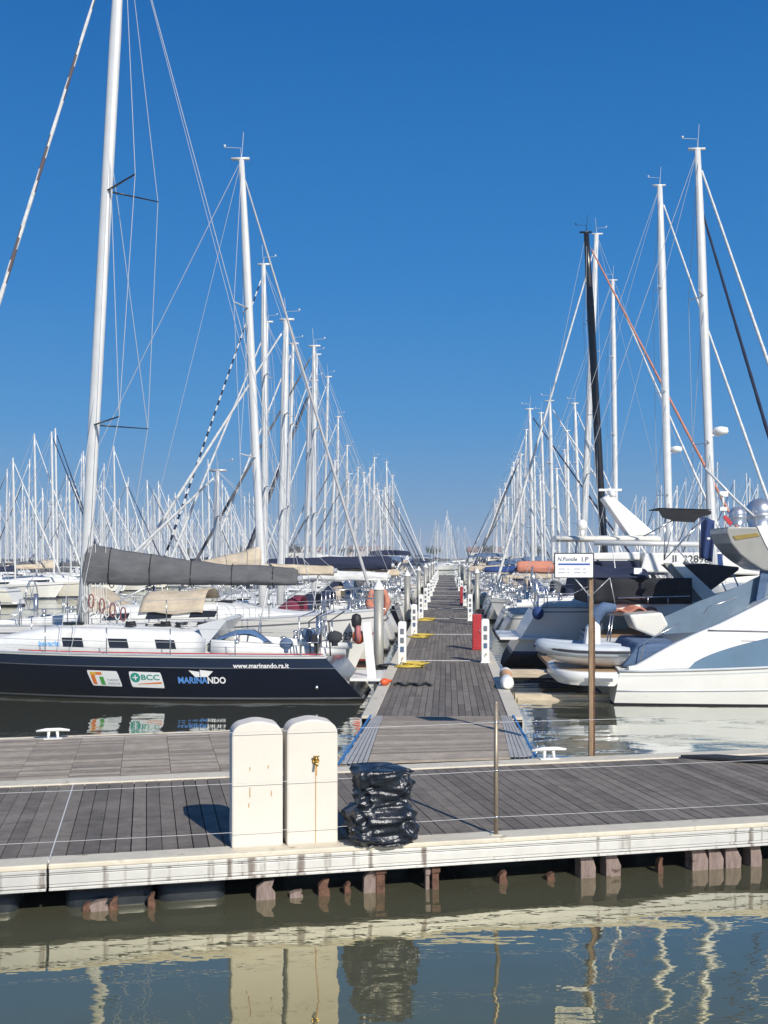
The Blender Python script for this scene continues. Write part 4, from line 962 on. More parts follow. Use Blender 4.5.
# things hung at the sterns and bows
mb = MB(); mb.sphere((0, 0, 0), 0.17, 14, 0, (1, 1, 1.1)); mb.tube([(0, 0, 0.15), (0, 0, 0.3)], 0.03, 6)
tag(mb.build('mooring_buoy', orangep, None, loc=((358.5 - 384) * 28.0 / F, 28.0, EYE - 80 * 28.0 / F)), 'bright orange ball buoy at the bow rail of the yacht behind the navy one', 'buoy')
mb = MB()
mb.tube([(0.27 * math.cos(a), 0, 0.36 * math.sin(a)) for a in [math.pi * (0.5 + 0.15) + 2 * math.pi * 0.85 * i / 18 for i in range(19)]], [0.09 + 0.02 * math.sin(i * 1.9) for i in range(19)], 8); mb.box((0, 0.02, 0.0), (0.35, 0.04, 0.5))
tag(mb.build('horseshoe_lifebuoy', forange, None, loc=((378 - 384) * 31.5 / F, 31.5, EYE - 45 * 31.5 / F)), 'coral horseshoe lifebuoy on the stern rail beside the nearest steel pile', 'lifebuoy')

# ------------------------------------------------------------------ right side: motor yachts
def motor_base(name, L, B, fs, fb, hm=gel):
    r_ = empty(name, (0, 0, 0)); h_ = Hull(L, B, fs, fb, stern=0.94, rake=1.2, tr=0.1, draft=0.5, pw=0.09, bowp=2.2)
    return r_, h_
# A: the big white motor yacht
A, hA = motor_base('motor_yacht', 12.5, 3.5, 0.74, 1.7)
A['_L'] = 12.5
DA = 22.9
A.location = pier(0, 0, 0); ca, sa = math.cos(PIER_ANG), math.sin(PIER_ANG)
stx = (616 - 384) * DA / F
A.location = Vector((stx + 0.1, DA + 1.75, 0)); A.rotation_euler = (0, 0, -PIER_ANG)
X = lambda px: (px - 616) * DA / F
Z = lambda py: EYE - (py - 557) * DA / F
mb = hA.mesh([('k', 0, 0), ('a', -0.02, 1), ('a', 0.04, 1), ('f', 0.3, 0), ('f', 0.55, 0), ('s', 0.12, 0), ('s', 0.09, 2), ('s', 0.0, 0)]); 
hAo = mb.build('hull', [gel, antif, gel3], A)
mb = MB(); mb.tube([hA.pt(i / 24, hA.sheer(i / 24) * 0.42 + 0.0, -1) for i in range(24)], 0.018, 5); mb.tube([hA.pt(i / 24, hA.sheer(i / 24), -1) for i in range(25)], 0.03, 6); mb.tube([hA.pt(i / 24, hA.sheer(i / 24), 1) for i in range(25)], 0.03, 6); mb.build('rub_rail', gel3, hAo)
mb = MB(); deck_mesh(hA, mb, 0, toe=False); mb.build('deck', deckw, A)
def prof(x):   # top of the sweeping side
    P = [(0.0, 0.78), (0.4, 0.8), (0.95, 1.12), (1.35, 1.33), (1.75, 1.52), (2.2, 1.7), (2.6, 1.9), (3.3, 2.25), (4.6, 2.65), (6.0, 2.65), (7.6, 2.2), (9.0, 1.75), (12.2, 1.68)]
    for (a, b_), (c_, d_) in zip(P, P[1:]):
        if x <= c_: return b_ + (d_ - b_) * (x - a) / (c_ - a)
    return P[-1][1]
def sy(x, z): zz = max(0, z - 0.7); return max(0.05, hA.hb(min(1, x / 12.5)) * 0.985 - 0.1 * zz - 0.05 * zz * zz)
for sd in (-1, 1):
    mb = MB()
    xs = [0.3 + 0.15 * i for i in range(58)]
    rings = []
    for x in xs:
        zt = prof(x); zb = hA.sheer(x / 12.5) - 0.01
        rg = []
        for k in range(7):
            z = zb + (zt - zb) * k / 6; rg.append(Vector((x, sd * sy(x, z), z)))
        rg.append(Vector((x, sd * (sy(x, zt) - 0.04), zt + 0.03))); rg.append(Vector((x, sd * (sy(x, zt) - 0.22), zt + 0.03))); rg.append(Vector((x, sd * (sy(x, zt) - 0.26), zb)))
        rings.append(rg)
    mb.loft(rings, True, True); mb.build('side_wing', gel, A)
    mb = MB()
    def up(x): return 0.74 + (1.75 - 0.74) * min(1, max(0, (x - 1.5) / 3.2)) ** 0.55
    mb.grid(lambda a, b: Vector((1.5 + 5.2 * a, sd * (sy(1.5 + 5.2 * a, 0.74 + (up(1.5 + 5.2 * a) - 0.74) * b * (1 if a < 0.8 else (1 - ((a - 0.8) / 0.2) ** 2))) + 0.012), max(0.76, 0.74 + (up(1.5 + 5.2 * a) - 0.74) * b * (1 if a < 0.8 else (1 - ((a - 0.8) / 0.2) ** 2))))), 30, 8)
    mb.build('side_window', bglass, A)
    mb = MB(); mb.tube([(x, sd * (sy(x, Z(631)) + 0.01), Z(631.5) + 0.02 * math.sin(x)) for x in [X(709) + 0.2 * i for i in range(10)]], 0.016, 5); mb.tube([(x, sd * (sy(x, 1.6) + 0.03), Z(641)) for x in [X(741), X(755), X(768), X(800)]], 0.012, 5)
    mb.build('side_crease', stripe_grey, A)
# superstructure
mb = MB(); rings = []
for x, zt in ((3.1, 1.7), (3.4, 2.05), (4.6, 2.5), (6.0, 2.55), (7.5, 2.25), (8.8, 1.8)):
    w = sy(x, zt) - 0.15; rings.append([Vector((x, w, 0.8)), Vector((x, w, zt)), Vector((x, w * 0.6, zt + 0.08)), Vector((x, 0, zt + 0.1)), Vector((x, -w * 0.6, zt + 0.08)), Vector((x, -w, zt)), Vector((x, -w, 0.8))])
mb.loft(rings, True, True); mb.build('superstructure', gel, A)
DF = 25.2; XF = lambda px: (px - 384) * DF / F - A.location.x; ZF = lambda py: EYE - (py - 557) * DF / F
mb = MB(); mb.prism([pp(A, px, py, 0.3) for px, py in ((656, 622), (664, 617), (700, 601), (740, 586), (772, 570), (800, 562), (800, 600), (768, 605), (700, 632), (664, 634))], (0, 0.08, 0)); mb.build('windscreen_side', mat('blue_grey_moulding', (0.16, 0.22, 0.28), 0.25, var=0.1, coat=0.3), A)
mb = MB(); mb.prism([pp(A, px, py, 0.0) for px, py in ((727, 527), (727, 533), (731, 543), (740, 554), (750, 562), (763, 570), (790, 574), (830, 560), (830, 526), (790, 520), (760, 527))][::-1], (0, 1.6, 0)); ar = mb.build('radar_arch', archm, A, bevel=0.03)
mb = MB(); mb.prism([pp(A, px, py, -0.02) for px, py in ((733, 536), (757, 533), (760, 536), (736, 540))], (0, 0.03, 0)); mb.build('arch_recess', brass, ar)
mb = MB(); mb.prism([pp(A, px, py, -0.02) for px, py in ((757, 526), (775, 524), (775, 560), (766, 545))], (0, 0.03, 0)); mb.build('arch_trim', gel, ar)
for px, py, r_, yy in ((737.5, 515, 0.2, 0.4), (760, 512, 0.33, 0.9)):
    mb = MB(); c = Vector(pp(A, px, py, yy)); mb.sphere(c, r_, 24); mb.lathe([(r_ * 0.7, -r_ * 1.15), (r_ * 1.02, -r_ * 0.35), (r_ * 1.02, -r_ * 0.2), (r_ * 0.98, -r_ * 0.05)], c, 24); mb.build('satellite_dome', chrome, A)
mb = MB(); mb.prism([pp(A, px, py, 0.1) for px, py in ((763, 560), (772, 556), (764, 601), (756, 603))], (0, 0.1, 0)); mb.prism([pp(A, px, py, 1.3) for px, py in ((763, 560), (772, 556), (764, 601), (756, 603))], (0, 0.1, 0)); mb.build('arch_strut', fdenim, A)
mb = MB(); mb.tube([pp(A, 726, 528, 0.2), pp(A, 724, 512, 0.2), pp(A, 723, 506, 0.2)], 0.02, 6); mb.box(pp(A, 723, 509, 0.2), (0.16, 0.12, 0.08)); mb.sphere(pp(A, 721, 494, 0.2), 0.07, 10); mb.box(pp(A, 725, 494, 0.2), (0.12, 0.1, 0.12)); mb.tube([pp(A, 723, 505, 0.2), pp(A, 723, 496, 0.2)], 0.03, 6); mb.build('searchlight', whitep, ar)
mb = MB(); mb.prism([pp(A, 726, 515, -0.05), pp(A, 733, 523, -0.05), pp(A, 730, 526, -0.05), pp(A, 723, 517, -0.05)], (0, 0.05, 0)); mb.build('navigation_light', redp, ar)
mb = MB(); mb.tube([pp(A, 705, 468, 0.5), pp(A, 735, 499, 0.6), pp(A, 765, 526, 0.7)], 0.03, 6); mb.build('antenna', gel3, ar)
# swim platform, cockpit
mb = MB(); pts = []
for i in range(13):
    a = math.pi / 2 + math.pi * i / 12; pts.append(Vector((0.3 + 1.55 * math.copysign(abs(math.cos(a)) ** 0.6, math.cos(a)), 1.62 * math.copysign(abs(math.sin(a)) ** 0.5, math.sin(a)), 0)))
rings = [[p * 0.93 + Vector((0.02, 0, 0.4)) for p in pts], [p + Vector((0, 0, 0.5)) for p in pts], [p + Vector((0, 0, 0.66)) for p in pts], [p * 0.98 + Vector((0, 0, 0.7)) for p in pts]]
mb.loft(rings, True, True); pf = mb.build('swim_platform', gel, A)
mb = MB(); mb.prism([p * 0.88 + Vector((0.0, 0, 0.702)) for p in pts], (0, 0, 0.008)); mb.build('platform_decking', teak, pf)
mb = MB(); mb.box((-0.35, -1.66, 0.55), (0.6, 0.03, 0.07)); mb.build('platform_fitting', stripe_grey, pf)
mb = MB(); mb.prism([(0.2, -1.3, 0.78), (0.55, -1.3, 1.3), (1.5, -1.3, 1.3), (1.7, -1.3, 0.78)], (0, 2.6, 0)); mb.build('cockpit_seat', fdenim, A, bevel=0.06)
mb = MB(); mb.prism([(0.75, 0.2, 1.5), (0.6, 0.2, 1.84), (1.35, 0.2, 1.9), (1.5, 0.2, 1.6), (1.2, 0.2, 1.32)], (0, 1.0, 0)); mb.build('wet_bar', gel2, A, bevel=0.05)
mb = MB(); mb.tube([(0.0, 0.5, 1.45), (-0.15, 0.5, 1.6), (-0.1, 0.5, 1.85), (0.1, 0.5, 1.98), (0.35, 0.5, 2.0)], [0.1, 0.16, 0.17, 0.15, 0.08], 10); mb.build('rolled_cover', fdenim, A)
for pts_ in ([(0.55, -1.45, 0.8), (0.65, -1.45, 1.35), (1.4, -1.5, 1.75)], [(1.9, -1.45, 1.95), (2.0, -1.45, 2.1), (2.6, -1.45, 2.3)], [(0.2, 0.9, 0.7), (0.35, 0.9, 1.8)], [(0.2, 1.3, 0.7), (0.35, 1.3, 1.8)]):
    mb = MB(); mb.tube(pts_, 0.014, 6); mb.build('handrail', steel, A)
tag(A, 'large white motor yacht with long blue-grey side window and two silver domes', 'motor yacht')

def dinghy(name, L, w, r_, tm, loc, rz, label, group=None, motor=True, console=True):
    e = empty(name, loc, rz); mb = MB(); pts = []
    for i in range(25):
        t = i / 24 * 2 - 1; a = abs(t)
        x = L * (1 - a ** 2.4) if a < 1 else 0; y = math.copysign(w * min(1, (a * 1.5)) ** 0.9, t); pts.append(Vector((x - 0.0, y, 0.32 + 0.09 * (x / L) ** 3)))
    mb.tube(pts, [r_ * (0.6 if i in (0, 24) else 1) for i in range(25)], 12); tb = mb.build('tube', tm, e)
    mb = MB()
    for o_ in (0.0,): mb.tube([p + Vector((0.0 if abs(p.y) > 0.1 else r_ * 0.9, math.copysign(r_ * 0.93, p.y) if abs(p.y) > 0.1 else 0, -0.01)) for p in pts], 0.032, 6)
    mb.build('rubbing_strip', fcharc, tb)
    mb = MB(); rings = []
    for i in range(9):
        x = L * 0.93 * i / 8; k = (1 - (i / 8) ** 2.2); rings.append([Vector((x, w * k, 0.25)), Vector((x, w * 0.8 * k, 0.08 + 0.1 * (i / 8) ** 2)), Vector((x, 0, -0.13 + 0.3 * (i / 8) ** 2.5)), Vector((x, -w * 0.8 * k, 0.08 + 0.1 * (i / 8) ** 2)), Vector((x, -w * k, 0.25))])
    mb.loft(rings, True, True); mb.build('hull', gel, e)
    if console:
        mb = MB(); mb.prism([(L * 0.3, -0.13, 0.3), (L * 0.3, -0.13, 0.85), (L * 0.38, -0.13, 0.98), (L * 0.46, -0.13, 0.82), (L * 0.5, -0.13, 0.3)], (0, 0.26, 0)); mb.build('console', whitep, e, bevel=0.04)
        mb = MB(); mb.tube([(L * 0.28, 0.15 * math.cos(a), 0.82 + 0.15 * math.sin(a)) for a in [2 * math.pi * i / 14 for i in range(15)]], 0.014, 5); mb.build('steering_wheel', blk, e)
    if motor:
        mb = MB(); mb.lathe([(0.06, 0.0), (0.07, 0.5), (0.16, 0.52), (0.17, 0.8), (0.1, 0.88)], (-0.12, 0, 0.05), 10); mb.build('outboard_motor', whitep, e)
    tag(e, label, 'dinghy', group); return e
dn = dinghy('inflatable_dinghy', 1.85, 0.5, 0.15, tube_grey, ((625 - 384) * 23.9 / F, 23.9, 0.8), math.pi - 0.03, 'pale grey inflatable dinghy sitting on the stern platform of the big white motor yacht', motor=False)

# B: motor yacht with black canvas enclosure
B, hB = motor_base('motor_yacht', 12, 3.5, 1.15, 1.8); DB = 26.9
B.location = Vector(((597 - 384) * DB / F, DB + 1.75, 0)); B.rotation_euler = (0, 0, -PIER_ANG)
XB = lambda px, d=DB: (px - 384) * d / F - B.location.x; ZB = lambda py, d=DB: EYE - (py - 557) * d / F
hB.mesh([('k', 0, 0), ('a', 0.0, 1), ('a', 0.08, 1), ('a', 0.16, 2), ('f', 0.5, 0), ('s', 0.14, 0), ('s', 0.1, 2), ('s', 0.0, 0)]).build('hull', [gel3, antif, stripe_navy], B)
mb = MB(); deck_mesh(hB, mb, 0, toe=False); mb.build('deck', teak, B)
mb = MB(); mb.prism([pp(B, px, py, -1.35) for px, py in ((603, 615), (603, 603), (700, 602), (760, 585), (860, 590), (960, 630))][::-1], (0, 2.7, 0)); mb.build('superstructure', gel, B, bevel=0.05)
mb = MB(); mb.grid(lambda a, b: Vector(pp(B, 594 + 98 * a, 604 - 26 * b, -1.42 + 0.06 * math.sin(a * 17))), 24, 4); mb.grid(lambda a, b: Vector(pp(B, 594 + 98 * a, 604 - 26 * b, 1.42)), 10, 3)
mb.grid(lambda a, b: Vector((XB(594) - 0.02, -1.42 + 2.84 * a, ZB(604 - 26 * b))), 10, 3); mb.build('canvas_enclosure', fblack, B, solid=0.012)
mb = MB(); mb.grid(lambda a, b: Vector((XB(593 + 62 * a), -1.45 + 2.9 * b, ZB(578) + (0.34 - 0.1 * a) * (1 - abs(2 * b - 1) ** 5) * (0.85 + 0.15 * math.sin(a * 9)))), 14, 16); mb.build('canvas_roof', fnavy, B, solid=0.015)
mb = MB(); mb.box(pp(B, 638, 571, -1.47), (0.2, 0.02, 0.15)); mb.build('window_panel', signw, B)
for y in (-1.3, 1.3):
    mb = MB(); mb.prism([pp(B, px, py, y) for px, py in ((671, 563), (680, 561), (722, 600), (708, 606))], (0, 0.12, 0)); mb.build('arch_strut', gel, B, bevel=0.02)
    mb = MB(); mb.prism([pp(B, px, py, y + 0.15) for px, py in ((664, 563), (672, 563), (707, 606), (694, 606))], (0, 0.1, 0)); mb.build('strut_shaded_side', archm, B)  # olive-grey slab colours in the shaded side of the white strut
mb = MB(); mb.prism([pp(B, px, py, -1.28) for px, py in ((680, 565), (706, 563.5), (739, 567), (739, 570), (709, 592))][::-1], (0, 2.5, 0)); mb.build('aft_canopy', fcharc, B, bevel=0.02)
mb = MB()
for a, b_ in (((722, 583), (727, 593)), ((733, 574), (739, 588)), ((711, 606), (760, 583)), ((618, 598), (690, 596))): mb.tube([pp(B, a[0], a[1], -1.5), pp(B, b_[0], b_[1], -1.5)], 0.02, 6)
for px in (648, 668): mb.tube([pp(B, px, 597, -1.5), pp(B, px, 604, -1.5)], 0.014, 5)
mb.build('handrail', steel, B)
mb = MB(); mb.grid(lambda a, b: Vector(pp(B, 659 + 52 * a, 508.5 + 1.5 * a, -1.0)) + Vector((0, 1.4 * b, 0.01)), 12, 6)
mb.prism([pp(B, px, py, -1.0) for px, py in ((659, 509), (711, 511), (711, 514), (698, 518), (694, 522), (676, 521), (663, 517))][::-1], (0, 0.1, 0)); mb.build('bimini', fblack, B, solid=0.02)
mb = MB()
for px in (665, 706): mb.tube([pp(B, px, 517, -0.9), pp(B, 664, 560, -0.9)], 0.014, 5); mb.tube([pp(B, px, 515, 0.4), pp(B, 664, 560, 0.4)], 0.014, 5)
mb.tube([pp(B, 675, 519, -0.95), pp(B, 644, 536, -0.95)], 0.018, 5); mb.tube([pp(B, 675, 516, -0.95), pp(B, 664, 560, -0.95)], 0.014, 5); mb.build('bimini_frame', steel, B)
mb = MB(); mb.grid(lambda a, b: Vector((XB(617 + 44 * a), -1.75 + 0.8 * b, ZB(613 - 3 * math.sin(3 * a) - 3 * b) + 0.06 * math.sin(a * 13 + b * 4))), 16, 8); mb.build('folded_cover', forange, B, solid=0.05)
mb = MB(); mb.prism([(-1.1, -1.5, 0.4), (0.2, -1.5, 0.4), (0.2, -1.5, 0.52), (-1.1, -1.5, 0.5)], (0, 3.0, 0)); mb.build('swim_platform', teak, B)
tag(B, 'motor yacht under black and navy canvas, with a slanted white arch', 'motor yacht')
# flag
mb = MB(); mb.grid(lambda a, b: Vector((0.4 * a * (1 - 0.25 * b), 0.09 * math.sin(9 * a + 2 * b), -1.1 * b - 0.12 * a)), 10, 12); fo = empty('flag', (XB(720) + B.location.x, 28.6, ZB(516, 28.6)))
mb.build('cloth', mat('blue_flag_cloth', (0.02, 0.045, 0.15), 0.8, var=0.15), fo, solid=0.004)
mb = MB(); mb.tube([(0, 0, -1.15), (0, 0, 0.1)], 0.015, 6); mb.build('staff', steel, fo)
mb = MB(); mb.sphere((0.2, -0.085, -0.6), 0.05, 10, 0, (1, 0.1, 0.7)); mb.build('emblem', fwhite, fo)
tag(fo, 'blue flag with a small pale emblem hanging beside the black folded bimini', 'flag')

mb = MB(); mb.sphere((0, 0, 0), 0.17, 12, 0, (1, 1, 1.15)); mb.tube([(0, 0, 0.17), (0, 0, 0.5)], 0.02, 5); tag(mb.build('ball_fender', fblue, None, loc=((538 - 384) * 30.3 / F, 30.3, EYE - 56 * 30.3 / F)), 'round royal blue fender hanging on the high stern of a white yacht', 'fender')

# C: hardtop yacht
Cc, hD = motor_base('motor_yacht', 11.5, 3.6, 1.3, 1.9); DC = 36.9
Cc.location = Vector(((560 - 384) * DC / F, DC + 1.75, 0)); Cc.rotation_euler = (0, 0, -PIER_ANG)
XC = lambda px: (px - 384) * DC / F - Cc.location.x; ZC = lambda py: EYE - (py - 557) * DC / F
hD.mesh([('k', 0, 0), ('a', 0.0, 1), ('a', 0.08, 1), ('a', 0.16, 2), ('f', 0.5, 0), ('s', 0.14, 0), ('s', 0.1, 2), ('s', 0.0, 0)]).build('hull', [gel, antif, stripe_navy], Cc)
mb = MB(); deck_mesh(hD, mb, 0, toe=False); mb.build('deck', teak, Cc)
mb = MB(); rings = []
for x, k in ((XC(562), 0.7), (XC(566), 0.95), (XC(600), 1), (XC(650), 1), (XC(662), 0.95), (XC(667), 0.8)): rings.append([Vector((x, 1.3 * k, ZC(541))), Vector((x, 1.35 * k, ZC(538))), Vector((x, 1.1 * k, ZC(535.5))), Vector((x, 0, ZC(534.6))), Vector((x, -1.1 * k, ZC(535.5))), Vector((x, -1.35 * k, ZC(538))), Vector((x, -1.3 * k, ZC(541)))])
mb.loft(rings, True, True); ht = mb.build('hardtop', gel2, Cc)
mb = MB(); mb.prism([pp(Cc, px, py, -0.5) for px, py in ((603, 498), (609, 494), (615, 498), (656, 534), (630, 536))][::-1], (0, 0.9, 0)); mb.build('radar_mast', gel, ht, bevel=0.03)
mb = MB(); mb.box(pp(Cc, 610, 490, -0.1), (0.8, 0.2, 0.08)); mb.sphere(pp(Cc, 612, 494, -0.45), 0.13, 12); mb.tube([pp(Cc, 609, 497, -0.1), pp(Cc, 609, 488, -0.1)], 0.06, 8); mb.build('radar_scanner', gel, ht)
mb = MB(); mb.sphere(pp(Cc, 582, 525, -0.4), 0.2, 12); mb.tube([pp(Cc, 582, 536, -0.4), pp(Cc, 582, 528, -0.4)], 0.08, 8); mb.build('satellite_dome', gel, ht)
mb = MB()
for px in (577, 600, 640, 655):
    for y in (-1.15, 1.15): mb.tube([pp(Cc, px, 541, y), pp(Cc, px - 3, 566, y)], 0.035, 6)
mb.build('hardtop_pillar', gel3, Cc)
mb = MB(); mb.prism([pp(Cc, px, py, -1.6) for px, py in ((640, 572), (645, 553), (735, 552), (760, 566), (760, 575))][::-1], (0, 3.2, 0)); fb_ = mb.build('flybridge', gel, Cc, bevel=0.05)
mb = MB(); put_text(mb, 'JL 22896', 0.36, lambda x, y: Vector(pp(Cc, 672, 562.5, -1.615)) + Vector((x, 0, y)), width=1.25, bold=0.004); mb.build('lettering', txtk, fb_)
mb = MB(); mb.box(pp(Cc, 718, 560, -1.61), (0.32, 0.02, 0.42)); mb.build('blue_panel', fblue, fb_)
mb = MB(); mb.prism([pp(Cc, px, py, -1.6) for px, py in ((575, 590), (580, 561), (640, 561), (640, 592))][::-1], (0, 3.2, 0)); mb.build('canvas_enclosure', fnavy, Cc, bevel=0.06)
mb = MB(); mb.prism([pp(Cc, px, py, -1.62) for px, py in ((588, 560), (592, 553), (640, 552), (640, 560))][::-1], (0, 3.2, 0)); mb.build('cabin_roof', gel, Cc, bevel=0.05)
mb = MB(); mb.prism([pp(Cc, px, py, -1.55) for px, py in ((600, 604), (600, 590), (760, 575), (860, 575), (900, 590))][::-1], (0, 3.1, 0)); mb.build('superstructure', gel, Cc, bevel=0.05)
tag(Cc, 'white motor yacht with cream hardtop, slanted radar mast and registration number', 'motor yacht')

R3 = near(1, 32.3, 710, 155, 'white sailing yacht with thick white boom and tall mast behind the motor yachts', L=10.3, top_px=693, B=3.4, fs=1.72, fb=1.85, stripe=stripe_navy, hullkw=dict(stern=0.88, rake=0.5, tr=1.0, draft=0.2, pw=0.14, bowp=2.3), bandset=[('k', 0, 1), ('a', 0.2, 1), ('a', 0.4, 1), ('a', 0.48, 2), ('f', 0.6, 0), ('f', 0.8, 0), ('s', 0.12, 0), ('s', 0.09, 2), ('s', 0.0, 0)], boomz=3.54, boom_m=alu, furl=[fwhite], seed=31, mast_r=0.13, boomlen=3.5, radar=True, gap=0.15)  # black band carried up the hull to paint the shade under the stern
mb = MB(); mb.prism([(-0.1, -1.5, 0.82), (1.6, -1.6, 0.82), (1.6, 1.6, 0.82), (-0.1, 1.5, 0.82)], (0, 0, 0.07)); mb.build('bathing_platform', gel, R3[0], bevel=0.01)
furl_mesh((9.2, 0, 2.0), R3[3](13.6), 0.07, 8, 50).build('staysail', fnavy, R3[0])
near(1, 42.6, 668, 190, 'white sailing yacht with tall mast and white furled sail, second tall mast from the right', L=12, top_px=657, B=3.9, furl=[fwhite], cover=fwhite, seed=32, mast_r=0.15, spread=3, radar=True, boomz=2.9)
near(1, 46.4, 605, 235, 'sailing yacht with a black mast and coral boom cover on the right of the pier', L=12, top_px=585, B=3.8, mast_m=alublack, furl=[forange], cover=forange, seed=33, mast_r=0.16, boomz=2.6, cover_h=(0.55, 0.5), boomlen=3.9, hood=fnavy, spread=3)
near(1, 50.2, 580, 237, 'white sailing yacht lying bow to the pier just past the black-masted one', L=12, top_px=595, B=3.8, bow_out=False, cover=fnavy, furl=[fwhite], hood=fnavy, seed=34, mast_r=0.15)
near(1, 54.2, 615, 283, 'white sailing yacht with grey cover, second past the black-masted one on the right', L=13, top_px=611, B=3.8, cover=fgrey, furl=[fwhite], hood=fgrey, seed=35, mast_r=0.12, spread=3)
near(1, 58.2, 553, 402, 'white sailing yacht with blue sprayhood and single short mast, third past the black-masted one', L=10, cover=fblue, furl=[fwhite], hood=fblue, seed=36)
near(1, 62.0, 533, 410, 'white sailing yacht with beige boom cover, fourth past the black-masted one', L=10, cover=fbeige, furl=[fnavy], hood=fbeige, seed=37)

# ------------------------------------------------------------------ the rest of the pier
protos = []
spec = [(gel, fnavy, fnavy, fwhite, None, 11, 12.6, stripe_navy), (gel, fgrey, fgrey, fnavy, fbeige, 10, 11.8, stripe_grey), (gel2, fbeige, fbeige, fwhite, None, 9.5, 11.2, stripe_red), (navyh, fwhite, fnavy, fwhite, fnavy, 11.5, 13.2, stripe_grey),
        (gel, fdenim, fdenim, fwhite, fdenim, 10.5, 12.4, stripe_navy), (gel, fnavy, fgrey, fgrey, None, 9, 10.9, stripe_navy)]
cn = ['navy', 'grey', 'beige', 'white', 'slate blue', 'dusky blue']; hn = ['white', 'white', 'cream', 'navy-hulled', 'white', 'small']
for i, (hm, cv, hd, fu, bi, L, mz, st) in enumerate(spec):
    r_, *_ = sailboat('sailing_yacht', L=L, B=L * 0.31, hullm=hm, stripe=st, cover=cv, hood=hd, furl=[fu], bimini=bi, mastz=mz, rake=R(0.8 + 0.3 * i), seed=50 + i, mast_m=alu2 if i == 1 else alu, boomz=2.35, mast_r=0.1)
    protos.append(r_)
kidmap = {}
for x in COL.objects:
    if x.parent: kidmap.setdefault(x.parent.name, []).append(x)
used = set(); rq = random.Random(99)
def place(side, s, i, out, label, sc=1.0):
    p = protos[i]
    if i in used: o = copy_tree(p, None, kidmap)
    else: o = p; used.add(i)
    moor(o, side, s, out, 0.35 + 0.5 * rq.random()); o.scale = (1, 1, sc)
    o.rotation_euler.z += rq.uniform(-0.03, 0.03)
    tag(o, label, 'sailing yacht', 'sailing yachts moored stern or bow to the pier'); return o
def orderly(n): return ORD[n] if n < len(ORD) else 'last'
s = 48.3; n = 6; last = -1
while s < 160:
    i = rq.choice([k for k in range(6) if k != last]); last = i; out = rq.random() < 0.8
    place(-1, s, i, out, f'{hn[i]} sailing yacht, {cn[i]} boom cover, {orderly(n)} along the left of the pier', rq.uniform(0.78, 1.22)); n += 1; s += rq.uniform(3.7, 4.3)
s = 65.8; n = 11
while s < 160:
    i = rq.choice([k for k in range(6) if k != last]); last = i; out = rq.random() < 0.75
    place(1, s, i, out, f'{hn[i]} sailing yacht, {cn[i]} boom cover, {orderly(n)} along the right of the pier', rq.uniform(0.78, 1.2)); n += 1; s += rq.uniform(3.7, 4.4)

# ------------------------------------------------------------------ distant rows
far = []; fspec = [(gel, fnavy, fwhite, alu, stripe_navy), (gel, fgrey, fwhite, alu, stripe_grey), (gel2, fbeige, fnavy, alu, stripe_grey), (gel, fwhite, fwhite, alu2, stripe_navy), (navyh, fnavy, fwhite, alu, stripe_grey), (gel, fdenim, fgrey, alu, stripe_red)]
fn_ = ['white sailing boat with navy boom cover', 'white sailing boat with grey boom cover', 'cream sailing boat with beige boom cover', 'white sailing boat with white boom cover', 'navy-hulled sailing boat', 'white sailing boat with slate blue boom cover']
for i, (hm, cv, fu, mm2, st) in enumerate(fspec):
    r_, *_ = sailboat('sailing_boat', L=9 + 0.5 * i, B=3.0, fs=1.0, fb=1.35, hullm=hm, stripe=st, cover=cv, furl=[fu], mastz=11.6 + 0.6 * i, rake=R(1.0), seed=80 + i, mast_m=mm2, detail=0, mast_r=0.09, mizzen=i in (1, 3, 5), spread=2 if i % 2 else 1, boomz=2.3)
    far.append(r_)
kidmap = {}
for x in COL.objects:
    if x.parent: kidmap.setdefault(x.parent.name, []).append(x)
fused = set(); count = [0]
def far_place(x, y, ang, where, grp, H=None):
    i = rq.randrange(6)
    if i in fused: o = copy_tree(far[i], None, kidmap)
    else: o = far[i]; fused.add(i)
    o.location = (x, y, 0); o.rotation_euler = (0, 0, ang); o.scale = (1, 1, H / (11.6 + 0.6 * i) if H else rq.uniform(0.76, 1.2)); count[0] += 1
    tag(o, f'{fn_[i]} {where}', 'sailing boat', grp)
def row(u, s0, s1, step, dirn, where, grp):
    s = s0
    while s < s1:
        p = pier(u, s)
        if abs(p.x) < p.y * 0.375 + 3:
            far_place(p.x, p.y, (-PIER_ANG if dirn > 0 else math.pi - PIER_ANG) + rq.uniform(-0.05, 0.05), where, grp)
        s += step * rq.uniform(0.85, 1.2)
far_place(-23.5, 70, math.pi * 0.98, 'in the row across the left fairway', 'boats across the left fairway', 14.3)
far_place(-31.5, 84, 0.1, 'in the row across the left fairway', 'boats across the left fairway', 13.0)
row(-38, 76, 200, 4.1, 1, 'in the row across the left fairway', 'boats across the left fairway')
row(-42, 100, 250, 4.4, -1, 'beyond the next pier to the left', 'boats on the next pier to the left')
row(-78, 170, 300, 5.0, 1, 'in the third row to the left', 'boats far out to the left')
row(-82, 190, 330, 5.6, -1, 'in the farthest left row', 'boats in the farthest left row')
row(39, 84, 200, 4.6, -1, 'in the row across the right fairway', 'boats across the right fairway')
row(43, 120, 260, 6.0, 1, 'beyond the next pier to the right', 'boats on the next pier to the right')
x = -118
while x < 128:
    if not (-9 < x < 12) and not (18 < x < 34): far_place(x, 332 + rq.uniform(-12, 12), R(90) + rq.uniform(-0.1, 0.1), 'in the last row before the far shore', 'boats before the far shore')
    x += 4.2
for k in range(9): far_place(12.0 + 0.75 * k + rq.uniform(-0.3, 0.3), 255 + 5 * k, R(90) + rq.uniform(-1, 1), 'in the small cluster beyond the pier end', 'boats beyond the pier end')
print('far boats', count[0])
